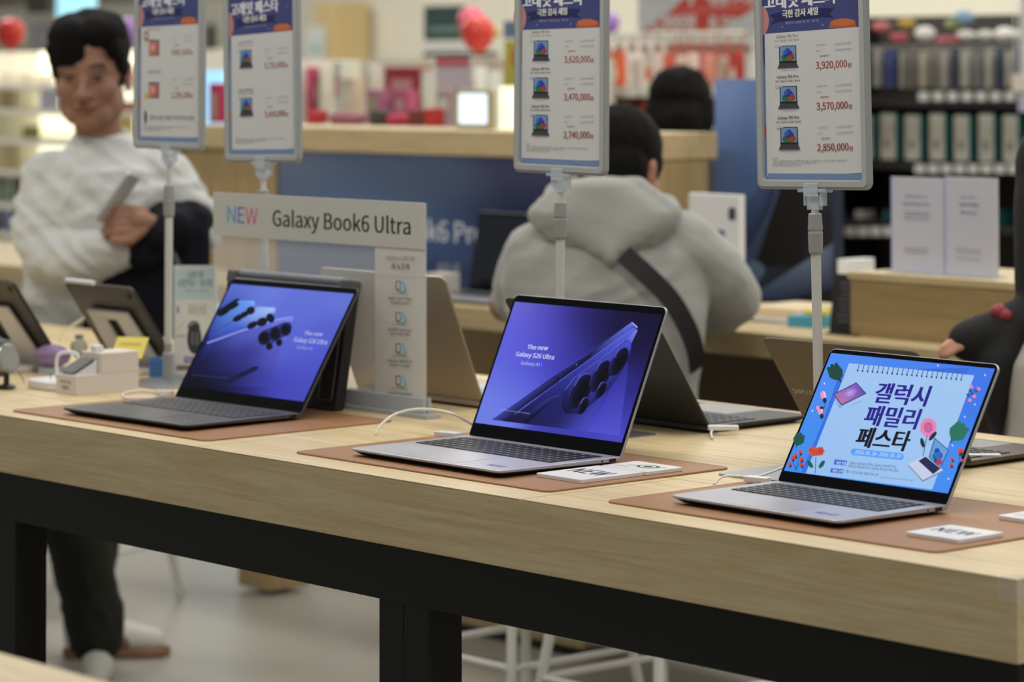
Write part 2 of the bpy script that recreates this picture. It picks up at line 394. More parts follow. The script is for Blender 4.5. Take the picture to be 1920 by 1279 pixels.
# ------------------------------------------------------------------ laptops
def laptop(x, y, rz, tilt, w, body, keymat, label, name='laptop', screen=None, z=HT+.003, deckmat=None, logo=None, dark_edge=False, chk=True, group=None):
    d = w*.705; T = .0115; h = d*.985
    r = empty(name, (x, y, z), rz, label, 'laptop', group)
    deckmat = deckmat or body
    # base: silver upper shell, dark underside
    def shell(levels, mat, nm):
        bm = BM(); rings = []
        for ins, zf, zb in levels:
            ring = []
            for px, py in rr(w-2*ins, d-2*ins, .012):
                k = (py+d/2)/d; ring.append(bm.verts.new((px, py, zf+(zb-zf)*k)))
            rings.append(ring)
        bm.faces.new(rings[0]); bm.faces.new(rings[-1])
        n = len(rings[0])
        for a, b in zip(rings, rings[1:]):
            for i in range(n): bm.faces.new((a[i], a[(i+1) % n], b[(i+1) % n], b[i]))
        return obj(nm, bm, mat, r)
    shell([(.0006, T, T), (0, T-.0006, T-.0006), (0, T-.003, T-.0065), (.002, T-.0042, T-.0078)], body, 'base')
    shell([(.0024, T-.0043, T-.0079), (.010, .0022, .0016)], BLACKP, 'bottom_cover')
    bm = BM()
    for fx in (-1, 1):
        for fy in (-1, 1): box(bm, fx*w*.38-.012, fx*w*.38+.012, fy*d*.4-.003, fy*d*.4+.003, -.0003, .003)
    obj('rubber_feet', bm, BLACKP, r)
    # keyboard
    kw = w*.90 if w > .33 else w*.88; kd = d*.43; ky1 = d/2-.028
    bm = BM(); prism(bm, rr(kw, kd, .004, 3, 0, ky1-kd/2), T+.0001, T+.0003); well = obj('keyboard', bm, M(keymat.name+'_well', (30, 31, 34) if deckmat != GRAPH else (60, 60, 62), .5), r)
    bm = BM(); rows, cols = 6, 17
    for j in range(rows):
        y0 = ky1-.002-(j+1)*(kd-.004)/rows; hh = (kd-.004)/rows*.84
        i = 0
        while i < cols:
            span = 1
            if j == 5 and 4 <= i < 9: span = 5 if i == 4 else 1
            if j in (2, 3, 4) and i == 0: span = 2
            x0 = -kw/2+.002+i*(kw-.004)/cols; ww = (kw-.004)/cols*(span-.14)
            prism(bm, rr(ww, hh, .0012, 2, x0+ww/2, y0+hh/2), T+.0003, T+.0011)
            i += span
    keys = obj('keys', bm, keymat, well)
    a = Art(z=T+.00112, dz=0)
    for j in range(rows):
        y0 = ky1-.002-(j+1)*(kd-.004)/rows
        for i in range(cols):
            if j == 5 and 4 <= i < 9: continue
            x0 = -kw/2+.002+i*(kw-.004)/cols
            a.rect(x0+.0058, y0+.0045, x0+.0095, y0+.0085, (150, 152, 158))
    a.build('key_legends', PRINT(), well)
    # touchpad
    bm = BM(); prism(bm, rr(w*.40, d*.36, .004, 3, -.005, -d*.285), T+.00005, T+.00022)
    obj('touchpad', bm, M(deckmat.name+'_pad', (98, 99, 102) if deckmat == GRAPH else ((150, 149, 146) if deckmat == BRONZE else (186, 187, 196)), .36, metal=.6), r)
    # ports on the right side
    bm = BM()
    box(bm, w/2-.0022, w/2+.0003, d/2-.033, d/2-.019, T-.0062, T-.0016); obj('usb_port', bm, M('port_dark', (12, 12, 16), .4), r)
    bm = BM(); lathe(bm, [(.0017, -.002), (.0017, .0003)], 12, mat=Matrix.Translation((w/2, d/2-.047, T-.0036)) @ Matrix.Rotation(PI/2, 4, 'Y')); obj('audio_jack', bm, M('port_dark'), r)
    # hinge
    bm = BM()
    for s in (-1, 1): tube(bm, [(s*w*.36-.03, d/2-.0085, .0088), (s*w*.36+.03, d/2-.0085, .0088)], .0032, 12)
    obj('hinge', bm, BLACKP, r)
    # lid
    lidm = Matrix.Translation((0, d/2-.012, .0065)) @ Matrix.Rotation(PI/2-tilt, 4, 'X')
    bm = BM(); prism(bm, rr(w, h, .011, 6, 0, h/2), -.0046, -.0006)
    lid = obj('lid', bm, body, r, bevel=.0008); lid.matrix_local = lidm
    bm = BM(); prism(bm, rr(w-.003, h-.003, .010, 6, 0, h/2), -.0008, .0002); obj('screen_bezel', bm, BLACKG, lid)
    bm = BM(); prism(bm, rr(.012, .003, .0014, 3, 0, h-.0052), .0002, .0003); obj('webcam', bm, BLACKG, lid)
    M4 = Matrix.Translation((x, y, z)) @ Matrix.Rotation(rz, 4, 'Z') @ lidm
    if screen: screen(M4, w, h, lid)
    else:
        bm = BM(); prism(bm, [(-w/2+.006, .02), (w/2-.006, .02), (w/2-.006, h-.009), (-w/2+.006, h-.009)], .0002, .0003); obj('screen_panel', bm, M('dim_screen', (16, 18, 30), .15), lid)
    if logo:
        BK_ = M4 @ Matrix.Translation((0, 0, -.0049)) @ Matrix.Rotation(PI, 4, 'Y')
        a = Art(plane_map(BK_)); a.text('SAMSUNG', 1489, 737, 1536, 741, 8, logo, .015)
        o = a.build('lettering', PRINT(), lid); o.matrix_local = Matrix.Translation((0, 0, -.0049)) @ Matrix.Rotation(PI, 4, 'Y')
    return r, M4

def stickers(r, w, cols, flip=1):
    d = w*.705
    for k, (dx, c, c2) in enumerate(cols):
        a = Art(z=.01155); x = w*.5-.060+dx; y = -d*.5+.028
        a.rect(x, y, x+.016, y+.013, c); a.rect(x+.002, y+.002, x+.014, y+.006, c2); a.rect(x+.004, y+.008, x+.012, y+.010, (220, 220, 230))
        a.build('sticker', PRINT(), r)

def scr_rect(w, h, b=.021, tp=.009, s=.0065): return -w/2+s, b, w/2-s, h-tp

def screen_left(mx, w, h, lid):
    x0, y0, x1, y1 = scr_rect(w, h, .027, .012)
    a = Art(plane_map(mx, 100, 480, 1/3), .0003)
    a.grid(x0, y0, x1, y1, [(0, 1, (92, 112, 205)), (.3, 1, (104, 122, 218)), (.7, 1, (96, 112, 210)), (1, 1, (98, 115, 212)), (.6, .75, (92, 108, 212)), (1, .6, (84, 95, 200)), (.7, .45, (85, 96, 205)), (1, .3, (76, 82, 195)), (1, 0, (66, 72, 182)), (.75, .12, (68, 70, 185)), (.5, 0, (30, 30, 100)), (.25, 0, (8, 8, 28)), (0, 0, (6, 6, 20)), (0, .3, (20, 22, 70)), (0, .75, (60, 80, 170))])
    # phones, back to front
    a.poly([(905, 345), (935, 300), (1030, 240), (1050, 242), (1045, 275), (960, 330), (905, 375)], [(14, 16, 40)]*7)
    a.poly([(920, 330), (1050, 250), (1130, 255), (1138, 280), (1000, 380), (880, 440), (895, 380)], [(60, 95, 190), (95, 150, 235), (140, 190, 250), (110, 150, 235), (55, 80, 180), (40, 60, 150), (50, 80, 170)])
    a.poly([(880, 440), (1000, 380), (1150, 285), (1250, 292), (1250, 320), (1090, 410), (870, 490)], [(45, 70, 165), (75, 105, 210), (130, 170, 240), (165, 195, 250), (110, 140, 225), (70, 90, 190), (35, 45, 130)])
    a.patch((735, 730), (1205, 738), (1352, 348), (865, 492), [(0, 1, (36, 44, 118)), (.5, 1, (84, 92, 192)), (1, 1, (124, 134, 228)), (0, .5, (18, 18, 56)), (.5, .5, (46, 46, 130)), (1, .5, (84, 90, 190)), (0, 0, (6, 6, 16)), (.4, 0, (12, 12, 38)), (.75, 0, (44, 44, 126)), (1, 0, (66, 70, 180))])
    a.poly([(865, 486), (1100, 402), (1230, 358), (1345, 338), (1352, 350), (1240, 372), (1100, 414), (865, 496)], (130, 145, 235))
    a.poly([(1160, 450), (1180, 420), (1300, 372), (1335, 372), (1345, 400), (1310, 450), (1220, 500), (1170, 505), (1150, 480)], (48, 52, 140))
    for cx, cy, rx, ry, c in ((960, 318, 40, 14, (10, 12, 26)), (1010, 285, 40, 14, (10, 12, 26)), (1040, 350, 34, 17, (14, 14, 34)), (1075, 330, 30, 16, (16, 16, 38)), (1110, 308, 26, 22, (16, 16, 40)), (1120, 390, 34, 18, (14, 14, 34)), (1175, 372, 32, 24, (16, 16, 40)), (1222, 350, 22, 28, (14, 14, 36))):
        a.ell(cx, cy, rx, ry, c, -28)
    for cx, cy, rx, ry in ((1188, 462, 34, 38), (1250, 438, 32, 38), (1308, 415, 30, 34), (1216, 508, 17, 20), (1271, 488, 16, 18)):
        a.ell(cx, cy, rx+3, ry+4, (50, 54, 120), 20); a.ell(cx, cy, rx, ry, (16, 15, 36), 20); a.ell(cx-4, cy-4, rx*.5, ry*.5, (8, 8, 20), 20)
    a.poly([(930, 715), (1130, 622), (1155, 622), (1150, 640), (1000, 712), (900, 735)], (22, 22, 62))
    a.text('The new', 1408, 445, 1512, 452, 24, (190, 200, 245)); a.text('Galaxy S26 Ultra', 1350, 482, 1536, 500, 28, (190, 200, 245)); a.text('Galaxy AI', 1366, 520, 1455, 530, 20, (150, 165, 235), .004)
    a.ell(1472, 524, 9, 11, (60, 90, 255))
    a.text('Images simulated for illustrative purposes', 785, 672, 985, 692, 8, (70, 75, 150), 0)
    a.build('screen_panel', SCREEN(), lid)

def screen_mid(mx, w, h, lid):
    x0, y0, x1, y1 = scr_rect(w, h, .027, .013)
    a = Art(plane_map(mx, 880, 540, .28148), .0003)
    a.grid(x0, y0, x1, y1, [(0, 1, (110, 108, 215)), (.25, 1, (78, 72, 180)), (.5, 1, (40, 34, 104)), (.75, 1, (22, 18, 56)), (1, 1, (20, 15, 46)), (1, .7, (26, 20, 66)), (1, .4, (38, 32, 112)), (.9, .9, (20, 16, 48)), (1, .15, (62, 60, 175)), (1, 0, (82, 80, 205)),
                            (0, .75, (96, 96, 215)), (.2, .7, (88, 88, 212)), (.4, .7, (68, 64, 178)), (.6, .75, (34, 29, 94)), (.8, .8, (22, 18, 58)), (0, .5, (96, 100, 218)), (.3, .5, (80, 82, 210)), (.5, .55, (55, 52, 160)), (0, .2, (112, 128, 228)), (.2, .3, (98, 108, 222)), (.06, 0, (110, 125, 228)), (.6, 0, (60, 62, 170)), (.8, .2, (62, 60, 180)), (.8, .45, (50, 46, 150))], 26, 16)
    a.poly([(1085, 226), (1104, 240), (1098, 262), (1000, 345), (800, 480), (600, 620), (400, 765), (243, 890), (150, 878), (300, 775), (560, 592), (800, 440)],
           [(110, 120, 225), (90, 100, 215), (30, 28, 80), (22, 20, 62), (20, 18, 54), (20, 18, 54), (18, 16, 50), (14, 13, 40), (60, 66, 160), (36, 36, 112), (24, 22, 74), (26, 24, 78)])
    a.patch((240, 890), (790, 958), (1122, 285), (1099, 262), [(0, 1, (96, 108, 235)), (1, 1, (124, 138, 246)), (0, .65, (56, 58, 170)), (1, .65, (48, 50, 156)), (0, .35, (40, 42, 128)), (.5, .35, (34, 34, 108)), (1, .35, (54, 56, 166)), (0, 0, (16, 14, 44)), (.5, 0, (28, 27, 84)), (1, 0, (76, 80, 200))], 12, 20)
    a.poly([(790, 958), (900, 760), (1040, 480), (1060, 520), (1000, 985), (900, 972)], [(76, 78, 200), (62, 62, 180), (44, 42, 138), (44, 42, 140), (82, 82, 208), (80, 80, 206)])
    a.line(1098, 262, 600, 622, 3, (104, 116, 225)); a.line(600, 622, 300, 838, 2, (70, 76, 180)); a.line(1082, 229, 600, 560, 2, (62, 66, 170))
    a.poly([(1078, 228), (1090, 232), (1122, 258), (1118, 272), (1098, 252)], (150, 160, 250))
    # camera island and lenses
    isl = [(1050, 340), (1078, 350), (1080, 400), (1020, 560), (920, 690), (740, 838), (640, 838), (615, 790), (640, 680), (700, 600), (880, 470)]
    a.poly(isl, [(58, 62, 172), (72, 78, 200), (54, 56, 160), (38, 38, 118), (34, 34, 108), (28, 28, 88), (18, 16, 56), (18, 16, 56), (30, 30, 96), (44, 46, 132), (56, 60, 160)])
    for k in range(len(isl)-1):
        if k in (0, 8, 9, 10): a.line(*isl[k], *isl[k+1], 3, (108, 118, 220))
    a.line(1050, 340, 880, 470, 3, (110, 120, 225)); a.line(880, 470, 700, 600, 3, (96, 104, 205))
    for cx, cy, rx, ry in ((748, 690, 60, 134), (884, 586, 52, 120), (1003, 492, 44, 110), (763, 788, 27, 64), (882, 682, 25, 62)):
        a.ell(cx-rx*.25, cy-2, rx, ry, (72, 80, 190), 27, 28, (20, 18, 60)); a.ell(cx-rx*.1, cy, rx*.93, ry*.95, (22, 20, 62), 27, 28)
        a.ell(cx+rx*.12, cy+2, rx*.78, ry*.88, (12, 11, 32), 27, 28); a.ell(cx+rx*.15, cy+4, rx*.45, ry*.55, (6, 6, 16), 27, 24); a.line(cx-rx*.75, cy-ry*.25, cx-rx*.1, cy-ry*.85, 3, (100, 110, 210))
    a.poly([(602, 712), (596, 728), (500, 800), (390, 900), (345, 898), (420, 812), (520, 738)], [(70, 72, 170), (30, 30, 90), (16, 15, 48), (12, 11, 36), (20, 18, 56), (34, 34, 96), (48, 50, 130)])
    a.ell(800, 455, 3, 5, (10, 10, 30), 27); a.ell(588, 600, 5, 8, (10, 10, 30), 27); a.ell(715, 512, 3, 5, (120, 130, 230), 27)
    a.text('The new', 385, 408, 522, 416, 32, (226, 230, 255), .014); a.text('Galaxy S26 Ultra', 310, 454, 562, 478, 32, (226, 230, 255), .014); a.text('Galaxy AI', 343, 510, 466, 522, 24, (190, 198, 250), .002)
    a.ell(483, 513, 11, 12, (46, 70, 255)); a.poly([(483, 498), (488, 513), (483, 528), (478, 513)], (90, 130, 255))
    a.text('Images simulated for illustrative purposes. Sold separately.', 195, 812, 405, 842, 9, (150, 160, 225), 0)
    a.build('screen_panel', SCREEN(), lid)

def leaf(a, cx, cy, L, ang, c, lobes=4, wd=.55):
    r = math.radians(ang); ux, uy = math.cos(r), math.sin(r)
    a.line(cx, cy, cx+ux*L, cy+uy*L, L*.05, tuple(int(v*.7) for v in c))
    for k in range(lobes):
        f = .25+.6*k/lobes
        for s in (-1, 1):
            q = r+s*math.radians(45); l = L*.30*(1.1-f*.4)
            a.ell(cx+ux*L*f+math.cos(q)*l*.7, cy+uy*L*f+math.sin(q)*l*.7, l, l*.45, c, math.degrees(q), 14)
    a.ell(cx+ux*L*.55, cy+uy*L*.55, L*.45, L*.15, c, ang); a.ell(cx+ux*L*.9, cy+uy*L*.9, L*.16, L*.11, c, ang)
def bloom(a, cx, cy, r, c, c2, n=7):
    for k in range(n):
        t = 2*PI*k/n; a.ell(cx+r*.6*math.cos(t), cy+r*.7*math.sin(t), r*.42, r*.46, c)
    a.ell(cx, cy, r*.75, r*.8, c)
    for k in range(n):
        t = 2*PI*k/n+.4; a.ell(cx+r*.4*math.cos(t), cy+r*.45*math.sin(t), r*.18, r*.22, c2)
    a.ell(cx, cy, r*.2, r*.22, c2)

def screen_right(mx, w, h, lid):
    x0, y0, x1, y1 = scr_rect(w, h, .022, .008, .0055)
    mp = plane_map(mx, 1440, 640, .3127)
    a = Art(mp, .0003)
    a.grid(x0, y0, x1, y1, [(0, 0, (66, 140, 238)), (1, 0, (70, 140, 240)), (0, 1, (78, 140, 240)), (1, 1, (66, 120, 232)), (.5, 1, (74, 132, 238))], 8, 6)
    SH = (58, 110, 222)
    a.poly([(425, 205), (465, 195), (285, 640), (225, 790), (200, 788), (335, 470)], SH)
    a.poly([(930, 165), (1205, 160), (1190, 215), (900, 172)], SH)
    P = [(487, 132), (1238, 205), (985, 890), (228, 792)]
    a.poly(P, [(160, 196, 240), (160, 198, 240), (156, 196, 240), (150, 190, 238)])
    for k in range(22):
        f = (k+.7)/22.6; x = 520+(1188-520)*f; y = 172+(232-172)*f
        a.line(x+8, y-36, x-2, y, 4, (44, 62, 130)); a.ell(x-2, y+2, 5.5, 6.5, (44, 62, 140), 0, 10)
    NV = (44, 36, 140); BK = (22, 22, 34)
    a.heavy('갤럭시', 632, 358, 945, 382, 112, NV, .012, .026, 4); a.heavy('패밀리', 572, 492, 886, 520, 112, NV, .012, .026, 4); a.heavy('페스타', 522, 622, 832, 652, 112, BK, .012, .026, 4)
    a.ell(515, 665, 16, 20, (88, 160, 245)); a.ell(800, 694, 16, 20, (88, 160, 245)); a.poly([(517, 645), (803, 674), (797, 714), (511, 684)], (88, 160, 245))
    a.text('2026. 04. 24 - 2026. 05. 10', 520, 676, 795, 702, 22, (205, 228, 255), .01)
    LB = (70, 110, 205)
    a.poly([(402, 710), (478, 718), (470, 748), (395, 740)], LB); a.poly([(380, 762), (458, 770), (450, 796), (374, 788)], LB)
    a.text('대상 모델', 410, 736, 468, 742, 16, (225, 235, 255)); a.text('대상 고객', 388, 784, 448, 790, 16, (225, 235, 255))
    a.text('Galaxy Book6 Ultra, Galaxy Book6 Pro,', 490, 738, 770, 762, 17, (40, 50, 90), .003); a.text('Galaxy Book6 Pro, Galaxy Book5 Pro 360', 482, 756, 780, 786, 17, (40, 50, 90), .003)
    a.text('행사 기간 내 대상 모델 구매 고객', 466, 790, 660, 812, 17, (40, 50, 90), .006); a.text('*자세한 내용은 매장 직원에게 문의해 주세요', 672, 820, 872, 842, 9, (70, 90, 140), 0)
    # tablet drawing
    a.poly([(398, 330), (440, 392), (560, 330), (430, 405)], (130, 165, 215))
    a.poly([(532, 248), (594, 316), (442, 388), (392, 320)], (70, 72, 130)); a.poly([(531, 256), (583, 314), (444, 378), (402, 321)], [(120, 90, 190), (90, 80, 180), (190, 120, 160), (170, 110, 175)])
    for q in (1, .7, .4): a.ell(494, 312, 42*q, 24*q, (int(150+50*(1-q)), int(120+60*(1-q)), 215), -24)
    a.line(500, 388, 566, 358, 3, (110, 150, 205))
    # leaves and flowers
    G, G2, DK = (36, 84, 72), (44, 116, 96), (28, 52, 60)
    leaf(a, 440, 250, 118, -118, (34, 72, 66), 4); leaf(a, 170, 640, 90, -70, G, 3)
    leaf(a, 1092, 612, 140, -52, G2, 4)
    for x, y in ((335, 345), (318, 440)):
        a.ell(x, y-20, 17, 26, (232, 150, 190), -10); a.ell(x+8, y-22, 6, 20, (246, 190, 214), -10); a.ell(x+8, y+12, 12, 16, DK); 
    a.ell(302, 402, 10, 13, (236, 150, 180)); a.ell(325, 402, 14, 8, DK); a.line(352, 360, 320, 470, 3, DK)
    for x, y in ((1222, 275), (1266, 288), (1240, 332), (1214, 356)): a.ell(x, y, 12, 11, (232, 130, 175), 20)
    for x, y in ((1218, 300), (1250, 300), (1228, 318), (1203, 325)): a.ell(x, y, 10, 7, (30, 90, 110), 30)
    a.line(1195, 345, 1262, 290, 3, (30, 90, 110))
    bloom(a, 965, 520, 50, (226, 132, 180), (196, 96, 150), 9); a.line(958, 568, 932, 698, 4, DK); a.ell(930, 612, 12, 30, DK, -14); a.ell(992, 572, 12, 34, DK, 40)
    for dx in (-26, -10, 8, 26): bloom(a, 294+dx, 668-abs(dx)*.4+(dx % 7), 24, (206, 84, 66), (172, 58, 52), 6)
    a.line(292, 700, 288, 796, 4, (36, 90, 80)); a.ell(258, 742, 12, 26, (34, 92, 80), -35); a.ell(328, 742, 12, 28, (34, 92, 80), 35)
    for x, y in ((200, 670), (155, 705), (208, 712), (138, 742), (208, 745), (172, 690)): a.ell(x, y, 13, 14, (214, 72, 60)); a.ell(x+2, y+12, 8, 9, (40, 70, 90))
    a.line(198, 690, 168, 785, 3, (36, 70, 100)); a.line(150, 720, 172, 770, 3, (36, 70, 100)); a.line(205, 725, 172, 775, 3, (36, 70, 100))
    for x, y, r in ((1160, 665, 18), (1110, 712, 11), (1104, 745, 12), (1168, 720, 9)): a.ell(x, y, r, r*1.1, (214, 72, 60)); a.ell(x+4, y+r, r*.8, r*.7, (40, 70, 90))
    a.line(1158, 690, 1140, 770, 3, (36, 70, 100))
    # laptop drawing
    a.poly([(1004, 582), (1092, 658), (1038, 770), (968, 700)], (70, 100, 160)); a.poly([(1008, 594), (1084, 660), (1036, 758), (976, 698)], (104, 160, 215))
    for x, y, c in ((1020, 665, (40, 70, 190)), (1036, 690, (90, 60, 190)), (1008, 695, (30, 110, 120)), (1018, 715, (40, 60, 170)), (1032, 728, (180, 60, 90)), (1022, 690, (30, 120, 190))): a.ell(x, y, 17, 20, c)
    a.poly([(948, 690), (1056, 778), (934, 838), (846, 742)], (196, 206, 228)); a.poly([(950, 696), (1040, 768), (996, 802), (908, 722)], (40, 44, 86)); a.poly([(846, 742), (934, 838), (1056, 778), (1056, 786), (934, 848), (846, 750)], (120, 132, 170))
    for x, y in ((344, 258), (1025, 150), (1308, 208), (1246, 384), (1186, 458), (1112, 630), (1088, 830), (272, 422)):
        a.ell(x, y, 5, 6, (190, 220, 255))
    a.build('screen_panel', SCREEN(), lid)

S1 = laptop(-4.1965, 2.9375, .032, .564, .3565, GRAPH, M('graphite_keys', (72, 72, 76), .5), 'open graphite laptop on the left showing a purple phone advert with four phones', screen=screen_left, dark_edge=True)
S2 = laptop(-3.426, 2.958, -.0047, .426, .3536, SILVER, DARKKEY, 'open silver laptop in the middle showing one large purple phone', screen=screen_mid)
S3 = laptop(-2.757, 2.956, -.0063, .5555, .3130, SILVER, M('slate_keys', (50, 52, 60), .5), 'open silver laptop on the right showing a sky-blue festival poster with flowers', screen=screen_right)
stickers(S1[0], .3565, [(0, (70, 140, 60), (20, 40, 20)), (.018, (30, 40, 90), (120, 140, 200))])
stickers(S2[0], .3536, [(-.004, (40, 44, 120), (110, 110, 200)), (.015, (70, 60, 130), (150, 150, 220))])
stickers(S3[0], .3130, [(-.010, (50, 56, 150), (120, 120, 210)), (.010, (60, 70, 140), (150, 150, 220))])

# laptops on the far side, facing away
laptop(-3.62, 3.575, PI, .60, .355, M('dark_graphite_aluminium', (58, 59, 56), .45, metal=.45), DARKKEY, 'dark grey laptop seen from behind, its lid half hidden by the middle laptop', z=HT+.0005, deckmat=BRONZE, dark_edge=True)
laptop(-3.035, 3.545, PI, .62, .312, M('taupe_aluminium', (90, 82, 70), .42, metal=.55), DARKKEY, 'taupe laptop seen from behind with silver brand lettering on its lid', z=HT+.0005, deckmat=BRONZE, logo=(190, 186, 176))
laptop(-2.40, 3.62, PI, .55, .312, SILVER, DARKKEY, 'silver laptop lid cut off by the right edge of the photo', z=HT+.0005)
laptop(-4.135, 3.53, PI, .38, .355, M('champagne_aluminium', (176, 164, 146), .4, metal=.6), M('pale_keys', (178, 178, 176), .5), 'beige laptop seen from behind, standing behind the clear acrylic sign', z=HT+.0005, deckmat=SILVER)

# ------------------------------------------------------------------ small white cards on the mats
def card(p, rz, text, label, icon=False, w=.0865, d=.084):
    r = empty('product_card', p, rz, label, 'sign', 'small white cards on the mats')
    bm = BM(); prism(bm, rr(w, d, .004, 3, w/2, d/2), 0, .0055); obj('acrylic_plate', bm, WHITEP, r, bevel=.0006)
    a = Art(z=.0057)
    if text: a.text(text, w*.14, d*.38, w*.86, d*.38, -d*.30, (45, 45, 50), .02)
    if icon:
        for q in (.2, .145): a.ell(w*.60, d*.55, w*q, d*q, (70, 70, 74) if q > .15 else (232, 232, 232))
        a.ell(w*.60, d*.55, w*.09, d*.09, (60, 60, 64)); a.text('노트북 PC', w*.12, d*.2, w*.4, d*.2, -d*.10, (130, 130, 134), .0)
        a.line(w*.25, d*.45, w*.42, d*.52, .002, (80, 80, 84)); a.line(w*.78, d*.6, w*.9, d*.66, .002, (80, 80, 84))
    a.build('lettering', PRINT(), r)
card(onz(1004, 894, HT+.003), .0, 'NEW', 'small white card reading NEW on the mat of the middle laptop', w=.098, d=.125)
p = onz(1004, 894, HT+.003); card((p.x+.002, p.y+.128, p.z), .0, '', 'small white card with a round icon beside the NEW card of the middle laptop', True, w=.098, d=.075)
card(onz(1697, 1005, HT+.003), .0, 'NEW', 'small white card reading NEW on the mat of the right laptop', w=.088, d=.088)
card(onz(1870, 974, HT+.003), .0, '', 'small white card cut off at the right edge of the photo', True, w=.088, d=.088)
# ------------------------------------------------------------------ charging cables
CABLE = M('white_cable', (236, 234, 228), .45)
def cable(pts, r, label, plug=None, group='white charging cables'):
    rt = empty('charging_cable', pts[0], 0, label, 'cable', group)
    o = Vector(pts[0])
    bm = BM(); tube(bm, [Vector(p)-o for p in bez(pts, 12)], r, 8); obj('cord', bm, CABLE, rt, smooth=True)
    if plug:
        p, d, ln, w = plug; d = Vector(d).normalized(); p = Vector(p)-o
        bm = BM(); mx = Matrix.Translation(p) @ d.to_track_quat('Y', 'Z').to_matrix().to_4x4()
        prism(bm, rr(w, ln, .003, 3), 0, .007, mx); obj('plug', bm, WHITEP, rt, bevel=.001)
Z = HT+.003
p0 = onz(704, 815, Z); p1 = onz(735, 800, HT+.03); p1 = ony(722, 783, p0.y+.01); p2 = ony(790, 767, 3.05); p3 = ony(850, 775, 3.08); p4 = ony(893, 792, 3.085)
p4 = onz(893, 800, HT+.012)
cable([p0, ony(716, 795, p0.y+.015), ony(745, 775, p0.y+.05), ony(790, 767, p0.y+.07), ony(845, 775, 3.075), p4], .0022, 'white cable arching from the table to the back of the middle laptop')
q = onz(840, 818, HT+.012); cable([q+Vector((.09, .05, -.002)), q+Vector((.05, .02, 0)), q], .002, 'white adapter plug lying at the left rear corner of the middle laptop', (q, (1, .2, 0), .045, .018))
q = onz(1420, 903, HT+.006)
cable([onz(1338, 908, Z), onz(1360, 893, HT+.012), onz(1420, 893, HT+.012), onz(1475, 874, HT+.02)], .0018, 'white cable curling behind the left corner of the right laptop')
cable([q+Vector((.09, .06, .0)), q+Vector((.05, .02, 0)), q], .002, 'white adapter plug lying beside the left rear corner of the right laptop', (q, (1, .2, 0), .04, .016))
q = onz(240, 742, Z)
cable([onz(310, 741, HT+.01), onz(285, 746, Z), onz(238, 746, Z), onz(232, 738, Z), onz(262, 733, Z), onz(305, 738, Z)], .0024, 'short white cable looped behind the graphite laptop', (onz(308, 739, Z), (1, .3, 0), .04, .014))
q = onz(1356, 806, HT+.008)
cable([onz(1336, 822, Z), onz(1333, 813, HT+.006), onz(1338, 806, HT+.008), q], .002, 'white cable plugged into the side of the dark grey laptop behind', (q, (.66, .75, 0), .05, .018))
q = onz(1845, 860, HT+.008)
cable([onz(1800, 870, Z), onz(1818, 862, HT+.006), onz(1826, 856, HT+.008), q], .002, 'white cable plugged into the side of the taupe laptop behind', (q, (.66, .75, 0), .05, .018))

# ------------------------------------------------------------------ price sign stands
def sign_stand(x, y, zb, lean, label, art, w=.231, h=.335, collar=(.0, .05), polebot=HT, yaw=0, base=None):
    """zb: height of the frame's lower edge"""
    r = empty('sign_stand', (x, y, HT), 0, label, 'sign', 'price sign stands'); r.rotation_euler = (0, lean, yaw)
    zb -= HT
    bm = BM(); b = base or (-.09, .13, -.10, .10); prism(bm, rr(b[1]-b[0], b[3]-b[2], .01, 4, (b[0]+b[1])/2, (b[2]+b[3])/2), .0, .004); obj('base_plate', bm, M('satin_steel', (165, 167, 170), .35, metal=.8), r, bevel=.001)
    bm = BM(); lathe(bm, [(.011, .004), (.011, .05), (.008, .055), (.008, .07)], 16); obj('base_socket', bm, GREYP, r, smooth=False)
    bm = BM(); lathe(bm, [(.0075, .05), (.0075, zb-collar[1])], 16); obj('lower_pole', bm, M('pale_plastic_pole', (205, 204, 198), .3), r, smooth=False)
    cz = zb-collar[0]
    bm = BM(); lathe(bm, [(.0085, cz-.062), (.0105, cz-.058), (.0112, cz-.030), (.0105, cz-.028), (.0105, cz-.026), (.0112, cz-.024), (.010, cz-.002), (.0085, cz)], 18); obj('collar', bm, GREYP, r)
    bm = BM(); lathe(bm, [(.0055, cz-.002), (.0055, zb-.02)], 14); obj('upper_pole', bm, M('pale_plastic_pole'), r)
    bm = BM(); box(bm, -.011, .011, -.006, .006, -.030, -.008, Matrix.Translation((0, 0, zb))); box(bm, -.018, -.0145, -.006, .008, zb-.024, zb+.002); box(bm, .0145, .018, -.006, .008, zb-.024, zb+.002); box(bm, -.028, .028, -.008, .010, zb-.004, zb+.001); box(bm, -.014, .014, -.010, -.007, zb-.010, zb+.010)
    obj('clear_clip', bm, CLEAR2, r, bevel=.001)
    cz = zb+h/2
    bm = BM(); ring_prism(bm, rr(w, h, .012, 6, 0, cz), rr(w-.030, h-.030, .004, 6, 0, cz), -.0055, .0045, axis='y'); fr = obj('frame', bm, M('grey_frame_plastic', (158, 162, 160), .4), r, bevel=.0018)
    bm = BM(); ring_prism(bm, rr(w-.008, h-.008, .009, 6, 0, cz), rr(w-.026, h-.026, .005, 6, 0, cz), -.0066, -.0050, axis='y'); obj('frame_lip', bm, M('pale_frame_plastic', (176, 180, 178), .35), fr, bevel=.0006)
    bm = BM(); box(bm, -w/2+.012, w/2-.012, .0000, .003, cz-h/2+.012, cz+h/2-.012); obj('backing_board', bm, M('white_board', (225, 225, 222), .6), fr)
    # printed sheet: frame with x right, y up, origin at sheet centre bottom
    sh = art(); o = sh.build('printed_sheet', PRINT(), r)
    o.matrix_local = Matrix.Translation((0, -.0022, zb+.0155)) @ Matrix.Rotation(PI/2, 4, 'X')
    return r

